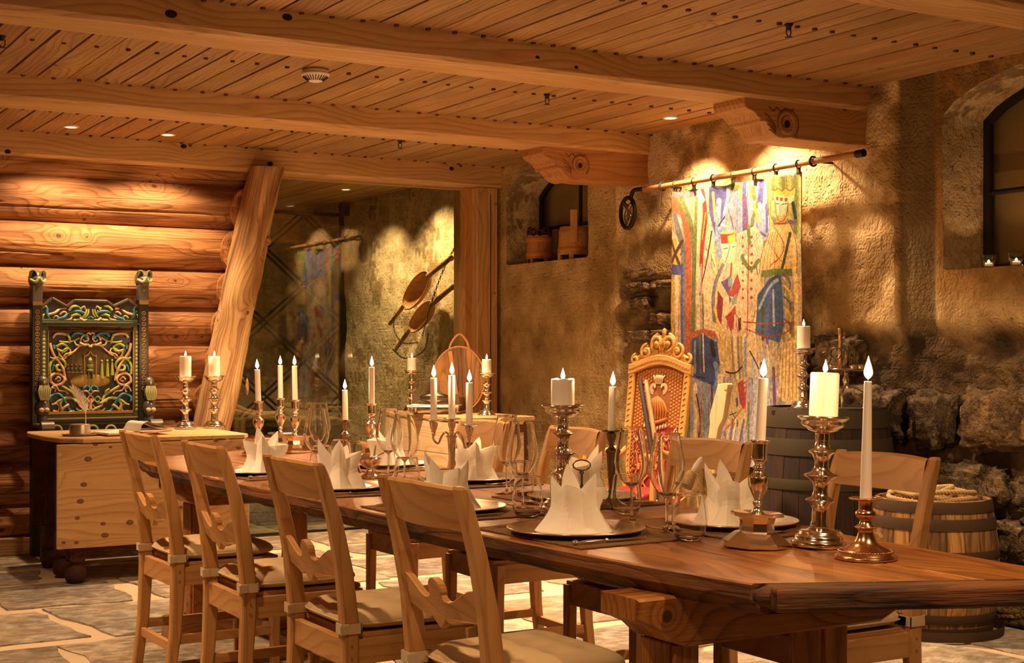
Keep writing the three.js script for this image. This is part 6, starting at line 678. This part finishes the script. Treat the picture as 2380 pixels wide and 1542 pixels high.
// ================= ON THE LARGE BARREL =================
{
  const BY = 0.974, z0 = -5.2; placeB(V3(4.775, BY, -5.27), 'ringed silver candlestick on large dark barrel', 'pillar candle on large dark barrel beside tapestry', 0.9, 0.112, 0.032);
  const t = thing('silver_epergne', 'ornate silver table stand with trays and legs on barrel', 'epergne', [4.95, BY + 0.0006, -5.16], -0.5); for (const [x, z] of [[-0.09, 0.03], [0.08, 0.04], [0.0, -0.08]]) mesh('leg', join(tube([[x, 0, z], [x * 0.8, 0.03, z], [x * 1.15, 0.07, z], [x * 0.6, 0.1, z * 0.6], [0, 0.11, 0]], 0.006, 24, 6), tube([[x * 0.8, 0.005, z + 0.02], [x * 1.2, 0.05, z + 0.02], [x * 0.9, 0.09, z]], 0.004, 16, 5)), M.silver, t); mesh('column', lathe([[0.02, 0.1], [0.012, 0.12], [0.018, 0.14], [0.01, 0.16], [0.01, 0.18], [0.03, 0.185]], 20), M.silver, t); mesh('tray', lathe([[0, 0.182], [0.08, 0.184], [0.1, 0.19], [0.104, 0.196], [0.096, 0.194], [0, 0.188]], 36), M.silver, t); for (const [x, z] of [[-0.07, 0.02], [0.075, 0.0], [0.02, 0.06]]) mesh('salt_cup', lathe([[0, 0.19], [0.012, 0.192], [0.02, 0.205], [0.021, 0.215], [0.018, 0.214], [0, 0.2]], 18).translate(x, 0, z), M.silver, t); const rings = []; for (const [x, y] of [[-0.05, 0.27], [-0.1, 0.25]]) rings.push(new THREE.TorusGeometry(0.026, 0.004, 7, 24).translate(x, y, 0)); mesh('ring_handles', join(rings), M.darkSilver, t);
  const tub = thing('brass_ladle_tube', 'upright brass tube with hooked lip on barrel stand', 'tube', [4.95, BY + 0.19, -5.2]); mesh('tube', lathe([[0, 0], [0.011, 0], [0.0095, 0.08], [0.009, 0.17], [0.012, 0.175], [0.014, 0.2], [0.016, 0.203], [0.0, 0.203]], 18), M.bronze, tub); mesh('lip', tube([[0.012, 0.185, 0], [0.026, 0.18, 0], [0.024, 0.16, 0], [0.012, 0.15, 0]], 0.003, 14, 6), M.bronze, tub);
  const card = single('card_tag', 'small dark printed card tied to the barrel stand', 'card', box(0.042, 0.06, 0.0015, 0.0005), stdMat({ color: 0x3a2a1c, roughness: 0.6 }), [4.925, BY + 0.24, -5.1], 0.5); card.rotation.z = -0.45; mesh('print_block', bx(-0.014, 0.014, 0.006, 0.012, 0.0008, 0.0014, 0), M.pale, card); mesh('print_block', bx(-0.01, 0.01, -0.018, -0.002, 0.0008, 0.0014, 0), M.corbel, card);
}
// ================= TOOLS BY THE RED THRONE =================
{ const p0 = atX(1652, 1080, 4.35), t = thing('wooden_paddle', 'pale carved wooden paddle leaning upright before tapestry', 'paddle', [4.3, 0, 0]); const A = (u, v) => { const p = atX(u, v, 4.3); return [p.z, p.y]; }; const pts = [[1668, 896], [1684, 893], [1691, 900], [1688, 915], [1680, 972], [1668, 996], [1662, 1035], [1660, 1100], [1642, 1100], [1645, 1030], [1650, 985], [1649, 968], [1660, 925]].map(([u, v]) => A(u, v)); mesh('blade', uvw(extrude(pts.map(([z, y]) => [-z, y]), 0.03, 0.004).rotateY(Math.PI / 2), 1), M.pale, t); const c = A(1687, 899); mesh('curl', cyl(0.016, 0.016, 0.034, 18).rotateZ(1.5708).translate(0.014, c[1], c[0]), M.pale, t); const s0 = A(1651, 1090); mesh('shaft', uvw(rod([0.014, 0, s0[0] - 0.02], [0.014, s0[1] + 0.02, s0[0]], 0.018, 12), 1), M.pale, t); }
{ const t = thing('fire_tongs', 'pair of long dark wooden tongs leaning by red throne', 'tongs', [0, 0, 0]); for (const k of [0, 1]) { const a = atX(1488 + k * 14, 886, 3.95), b = atX(1512 + k * 12, 1030, 3.85), d = b.clone().sub(a), e = a.clone().addScaledVector(d, (0.01 - a.y) / d.y); mesh('tong_arm', uvw(rod(e, a, 0.011, 8, 0.0115), 1), k ? M.corbel : M.barrel, t); } const h = atX(1496, 889, 3.95); mesh('hinge', sph(0.012, h.x, h.y - 0.01, h.z, 0.5, 0.5, 1.2), M.iron, t); }
// ================= CEILING FITTINGS =================
const SPR = ['black sprinkler head nearest the beam end at stone wall', 'black sprinkler head above the tapestry side chairs', 'black sprinkler head near glass partition', 'black sprinkler head over open floor'];
[[3.99, -4.494], [3.98, -6.36], [4.03, -8.21], [1.233, -6.36]].forEach(([x, z], i) => { const t = thing('sprinkler', SPR[i], 'sprinkler', [x, CEIL, z], 0, 'ceiling sprinklers'); mesh('cup', lathe([[0, 0.004], [0.017, 0.004], [0.018, -0.004], [0.012, -0.008], [0.011, -0.022], [0, -0.022]], 20), M.black, t); mesh('yoke', join(tube([[-0.01, -0.02, 0], [-0.012, -0.035, 0], [-0.004, -0.05, 0]], 0.0025, 10, 5), tube([[0.01, -0.02, 0], [0.012, -0.035, 0], [0.004, -0.05, 0]], 0.0025, 10, 5)), M.black, t); mesh('deflector', lathe([[0, -0.05], [0.016, -0.051], [0.016, -0.053], [0, -0.054]], 16), M.black, t); });
{ const t = thing('smoke_detector', 'round white smoke detector with vented rim', 'smoke detector', [2.677, CEIL, -6.372]); mesh('mount', lathe([[0, 0.002], [0.062, 0.002], [0.063, -0.014], [0.06, -0.018], [0, -0.018]], 40), M.white, t); mesh('housing', lathe([[0.066, -0.018], [0.068, -0.022], [0.066, -0.028], [0.03, -0.056], [0.022, -0.058], [0, -0.058]], 40), M.white, t); const sl = []; for (let i = 0; i < 26; i++) { const a = i / 26 * 6.2832; sl.push(at(box(0.026, 0.003, 0.004, 0), Math.cos(a) * 0.048, -0.0425, Math.sin(a) * 0.048, 0, 0, 0).applyMatrix4(new THREE.Matrix4())); } const slots = Array.from({ length: 26 }, (_, i) => { const a = i / 26 * 6.2832; return rod([Math.cos(a) * 0.061, -0.034, Math.sin(a) * 0.061], [Math.cos(a) * 0.036, -0.0535, Math.sin(a) * 0.036], 0.0023, 5); }); mesh('vent_slots', join(slots), M.black, t); }
// ================= NICHE VESSELS AND TEALIGHTS =================
{
  const S = 1.888; const a = atX(1254, 600, 5.4), v = thing('carved_tankard', 'small carved wooden stave tankard with scalloped rim in niche', 'tankard', [5.4, S, a.z]); const dphi = 6.2832 / 14; for (let k = 0; k < 14; k++) { const g = uvw(new THREE.LatheGeometry([V2(0.094, 0.03), V2(0.09, 0.2), V2(0.08, 0.2), V2(0.084, 0.03), V2(0.094, 0.03)], 2, -dphi * 0.49, dphi * 0.98), 1); mesh('stave', g, M.corbel, v).rotation.y = k * dphi; } for (const y of [0.06, 0.165]) mesh('hoop', lathe([[0.09, y - 0.015], [0.098, y - 0.014], [0.097, y + 0.015], [0.09, y + 0.016]], 36), tinted(M.corbel, 1.2, 1.1, 1), v); mesh('base_board', cyl(0.088, 0.088, 0.015, 28).translate(0, 0.06, 0), M.corbel, v); mesh('carved_rim', join(Array.from({ length: 12 }, (_, i) => { const q = i / 12 * 6.2832; return at(new THREE.TorusGeometry(0.02, 0.007, 6, 14), Math.cos(q) * 0.085, 0.215 + (i % 3 ? 0 : 0.02), Math.sin(q) * 0.085, 0, Math.PI / 2 - q, 0); })), M.redWood, v); for (let i = 0; i < 5; i++) { const q = i / 5 * 6.2832 + 0.3; mesh('foot', at(box(0.03, 0.05, 0.014, 0.004), Math.cos(q) * 0.087, 0.025, Math.sin(q) * 0.087, 0, Math.PI / 2 - q, 0), M.corbel, v); }
  const b = atX(1338, 598, 5.4), w = thing('carved_jug', 'larger wooden stave jug with pointed spout in niche', 'jug', [5.4, S, b.z]); const d2 = 6.2832 / 16; for (let k = 0; k < 16; k++) { const g = uvw(new THREE.LatheGeometry([V2(0.125, 0.03), V2(0.112, 0.21), V2(0.1, 0.21), V2(0.113, 0.03), V2(0.125, 0.03)], 2, -d2 * 0.49, d2 * 0.98), 1); mesh('stave', g, M.chair, w).rotation.y = k * d2; } for (const y of [0.07, 0.19]) mesh('hoop', lathe([[0.115, y - 0.014], [0.128 - y * 0.05, y - 0.013], [0.127 - y * 0.05, y + 0.013], [0.11, y + 0.014]], 36), M.corbel, w); mesh('lid', uvw(cyl(0.112, 0.11, 0.016, 30).translate(0, 0.216, 0), 0), M.corbel, w); mesh('spout', uvw(extrude([[-0.105, 0.12], [-0.1, 0.24], [-0.135, 0.33], [-0.14, 0.33], [-0.128, 0.22], [-0.125, 0.12]], 0.05, 0.004).translate(0, 0, -0.025), 1).rotateY(0.9), M.chair, w); mesh('handle', uvw(tube([[-0.05, 0.225, 0.06], [-0.03, 0.27, 0.03], [0.02, 0.275, -0.03], [0.06, 0.225, -0.06]], 0.016, 24, 8), 0), M.corbel, w); for (let i = 0; i < 6; i++) { const q = i / 6 * 6.2832 + 0.3; mesh('foot', at(box(0.035, 0.05, 0.016, 0.004), Math.cos(q) * 0.117, 0.025, Math.sin(q) * 0.117, 0, Math.PI / 2 - q, 0), M.chair, w); }
  for (const [u, lab, wl] of [[2298, 'clear tealight glass nearer the stone pilaster on window sill', 'small lit tealight in glass nearer the stone pilaster'], [2362, 'clear tealight glass farther along the window sill', 'small lit tealight in glass farther along the sill']]) { const p = atX(u, 630, 5.42), g = thing('tealight_glass', lab, 'tealight holder', [5.42, 1.648, p.z], 0, 'tealight glasses'); mesh('cup', lathe([[0, 0.001], [0.026, 0.001], [0.03, 0.006], [0.037, 0.064], [0.0355, 0.0645], [0.0285, 0.008], [0, 0.006]], 36), M.glass, g); candle(wl, 5.42, 1.6545, p.z, 0.016, 0.019, 0.019, 0.016, 0, 'tealights', CANDLE_CD * 0.5); }
}
// ================= BEHIND THE GLASS =================
{
  const XW = 5.2, Q = (u, v, dx = 0) => { const p = atX(u, v, XW); p.x = XW - dx; return p; };
  const ladle = (label, top, end, b0, b1, w) => { const t = thing('hanging_ladle', label, 'ladle', [0, 0, 0], 0, 'large ladles hanging behind the glass'); const A = Q(...top, 0.06), B = Q(...end, 0.06), C0 = Q(...b0, 0.06), C1 = Q(...b1, 0.06), c = C0.clone().add(C1).multiplyScalar(0.5), ax = C1.clone().sub(C0), L = ax.length() / 2, dir = ax.normalize(); const side = V3(-1, 0, 0).cross(dir).normalize(); const m = new THREE.Matrix4().makeBasis(dir, side, V3(-1, 0, 0)).setPosition(c); const nu = 32, nv = 12; const shell = (k, dz) => grid(nu, nv, (s, q) => { const a = s * 6.2832, r = q; return [Math.cos(a) * r * L * k, Math.sin(a) * r * w * k, -0.07 * Math.sqrt(Math.max(0, 1 - r * r)) * k + dz]; }); const inn = shell(0.9, 0.004), out = shell(1, 0); { const ix = out.index.array; for (let i = 0; i < ix.length; i += 3) { const t2 = ix[i + 1]; ix[i + 1] = ix[i + 2]; ix[i + 2] = t2; } out.computeVertexNormals(); } const rimP = []; for (let i = 0; i < 40; i++) { const a = i / 40 * 6.2832; rimP.push([Math.cos(a) * L * 0.96, Math.sin(a) * w * 0.96, 0.002]); } mesh('bowl', uvw(join(inn, out, tube(rimP, 0.007, 90, 6, true)).applyMatrix4(m), 2), M.corbel, t); mesh('handle', uvw(join(rod(C0.clone().addScaledVector(dir, 0.03), A, 0.02, 12, 0.019), sph(0.024, A.x, A.y, A.z)), 2), M.keg, t); mesh('tail', uvw(join(rod(C1.clone().addScaledVector(dir, -0.03), B, 0.02, 12, 0.016), sph(0.019, B.x, B.y, B.z)), 2), M.keg, t); };
  ladle('large double-ended wooden ladle hanging higher behind the glass', [1064, 601], [922, 752], [1014, 638], [952, 713], 0.105); ladle('slimmer double-ended wooden ladle hanging lower behind the glass', [1068, 668], [935, 812], [1022, 705], [966, 768], 0.08);
  const chain = (label, pts) => { const c = new THREE.CatmullRomCurve3(pts), n = Math.round(c.getLength() / 0.026), g = []; for (let i = 0; i < n; i++) { const p = c.getPointAt((i + 0.5) / n), tg = c.getTangentAt((i + 0.5) / n); const k = new THREE.TorusGeometry(0.011, 0.0032, 5, 12).scale(0.62, 1.35, 1); k.rotateY(i % 2 ? 0.3 : 1.8); k.applyQuaternion(new THREE.Quaternion().setFromUnitVectors(V3(0, 1, 0), tg)); g.push(k.translate(p.x, p.y, p.z)); } single('iron_chain', label, 'chain', join(g), M.iron); };
  chain('rusty chain linking the upper ends of both hanging ladles', [Q(1066, 575, 0.03), Q(1060, 610, 0.08), Q(1035, 680, 0.09), Q(1015, 745, 0.09), Q(1000, 780, 0.07)]); chain('rusty chain looping under the lower ladle ends', [Q(930, 728, 0.05), Q(936, 765, 0.08), Q(955, 796, 0.08), Q(990, 797, 0.07)]); chain('rusty chain hanging below to an open hook', [Q(925, 812, 0.05), Q(955, 832, 0.07), Q(985, 828, 0.07), Q(1003, 812, 0.06), Q(1012, 776, 0.06)]);
  // iron lattice screen
  const ZL = -12.0, L = thing('lattice_screen', 'dark iron lattice screen of crossing double bars in cellar', 'screen', [0, 0, 0]); const G = (u, v) => { const p = atZ(u, v, ZL); return p; }; const top = G(705, 497).y, cx = G(705, 600).x, cx2 = G(612, 600).x, hw = Math.abs(cx - cx2), hh = G(705, 669).y - G(705, 754).y; const xl = cx - hw * 4, xr = G(790, 600).x; for (let k = -8; k < 9; k++) for (const s of [-1, 1]) for (const d of [-0.024, 0.024]) { // bars through (cx + k*2hw, top) going down at slope s
      let x0 = cx + k * 2 * hw + d * 1.4, y0 = top, x1 = x0 + s * hw / hh * top, y1 = 0; const cl = (x, y, xe, ye, lim) => [lim, y + (ye - y) * (lim - x) / (xe - x)]; if (s > 0) { if (x0 < xl) { if (x1 < xl) continue; [x0, y0] = cl(x0, y0, x1, y1, xl); } if (x1 > xr) { if (x0 > xr) continue; [x1, y1] = cl(x0, y0, x1, y1, xr); } } else { if (x0 > xr) { if (x1 > xr) continue; [x0, y0] = cl(x0, y0, x1, y1, xr); } if (x1 < xl) { if (x0 < xl) continue; [x1, y1] = cl(x0, y0, x1, y1, xl); } } if (Math.hypot(x1 - x0, y1 - y0) < 0.05) continue; mesh('bar', rod([x0, y0, ZL + s * 0.008], [x1, Math.max(0, y1), ZL + s * 0.008], 0.011, 6), M.iron, L); }
  mesh('top_rail', bx(xl, xr + 0.03, top - 0.01, top + 0.02, ZL - 0.02, ZL + 0.02, 0.003), M.iron, L); mesh('end_post', bx(xr, xr + 0.06, 0, top + 0.12, ZL - 0.03, ZL + 0.03, 0.003), M.iron, L);
  const bp = G(790, 500); single('wall_speaker', 'black box loudspeaker fixed high on cellar lattice post', 'speaker', box(0.1, 0.22, 0.1, 0.01), M.black, [bp.x + 0.02, top + 0.1, ZL + 0.1]);
  // stone block with moss and wire bail
  const st = thing('stone_block', 'large mossy stone block on floor behind glass', 'stone block', [0, 0, 0]); const a = atZ(560, 975, -9.75), b = atZ(795, 975, -9.75); const rough = (g, k) => { g = mergeVertices((g.deleteAttribute('uv'), g.deleteAttribute('normal'), g)); const p = g.attributes.position; for (let i = 0; i < p.count; i++) { const q = n3(p.getX(i) * 5, p.getY(i) * 5, p.getZ(i) * 5) - 0.5; p.setXYZ(i, p.getX(i) + q * k, p.getY(i) + q * k * 0.5, p.getZ(i) + q * k); } g.computeVertexNormals(); return uvw(g, 0, 0.9, 0.9); }; mesh('body', rough(new THREE.BoxGeometry(b.x - a.x, 0.72, 0.5, 30, 20, 14).translate((a.x + b.x) / 2, 0.362, -10.0), 0.05), M.stones[2], st); mesh('moss_top', rough(new THREE.BoxGeometry(b.x - a.x + 0.04, 0.05, 0.52, 40, 3, 20).translate((a.x + b.x) / 2, 0.735, -10.0), 0.04), stdMat({ map: plasterT, color: 0xb9c4a0, bumpMap: plasterBumpT, bumpScale: 0.02, roughness: 1 }), st);
  single('wire_bail', 'thin bent wire handle resting on the mossy stone block', 'wire', join([0, 1].map((k) => tube([atZ(758, 950 - k * 3, -9.7), atZ(775, 952 - k * 4, -9.7), atZ(790, 962 - k * 3, -9.7), atZ(797, 985, -9.7), atZ(798 + k, 1010, -9.7)], 0.0045, 30, 6))), M.pale);
}
scene.traverse((o) => { if (o.isMesh) { o.castShadow = true; o.receiveShadow = true; } });
renderer.render(scene, camera);
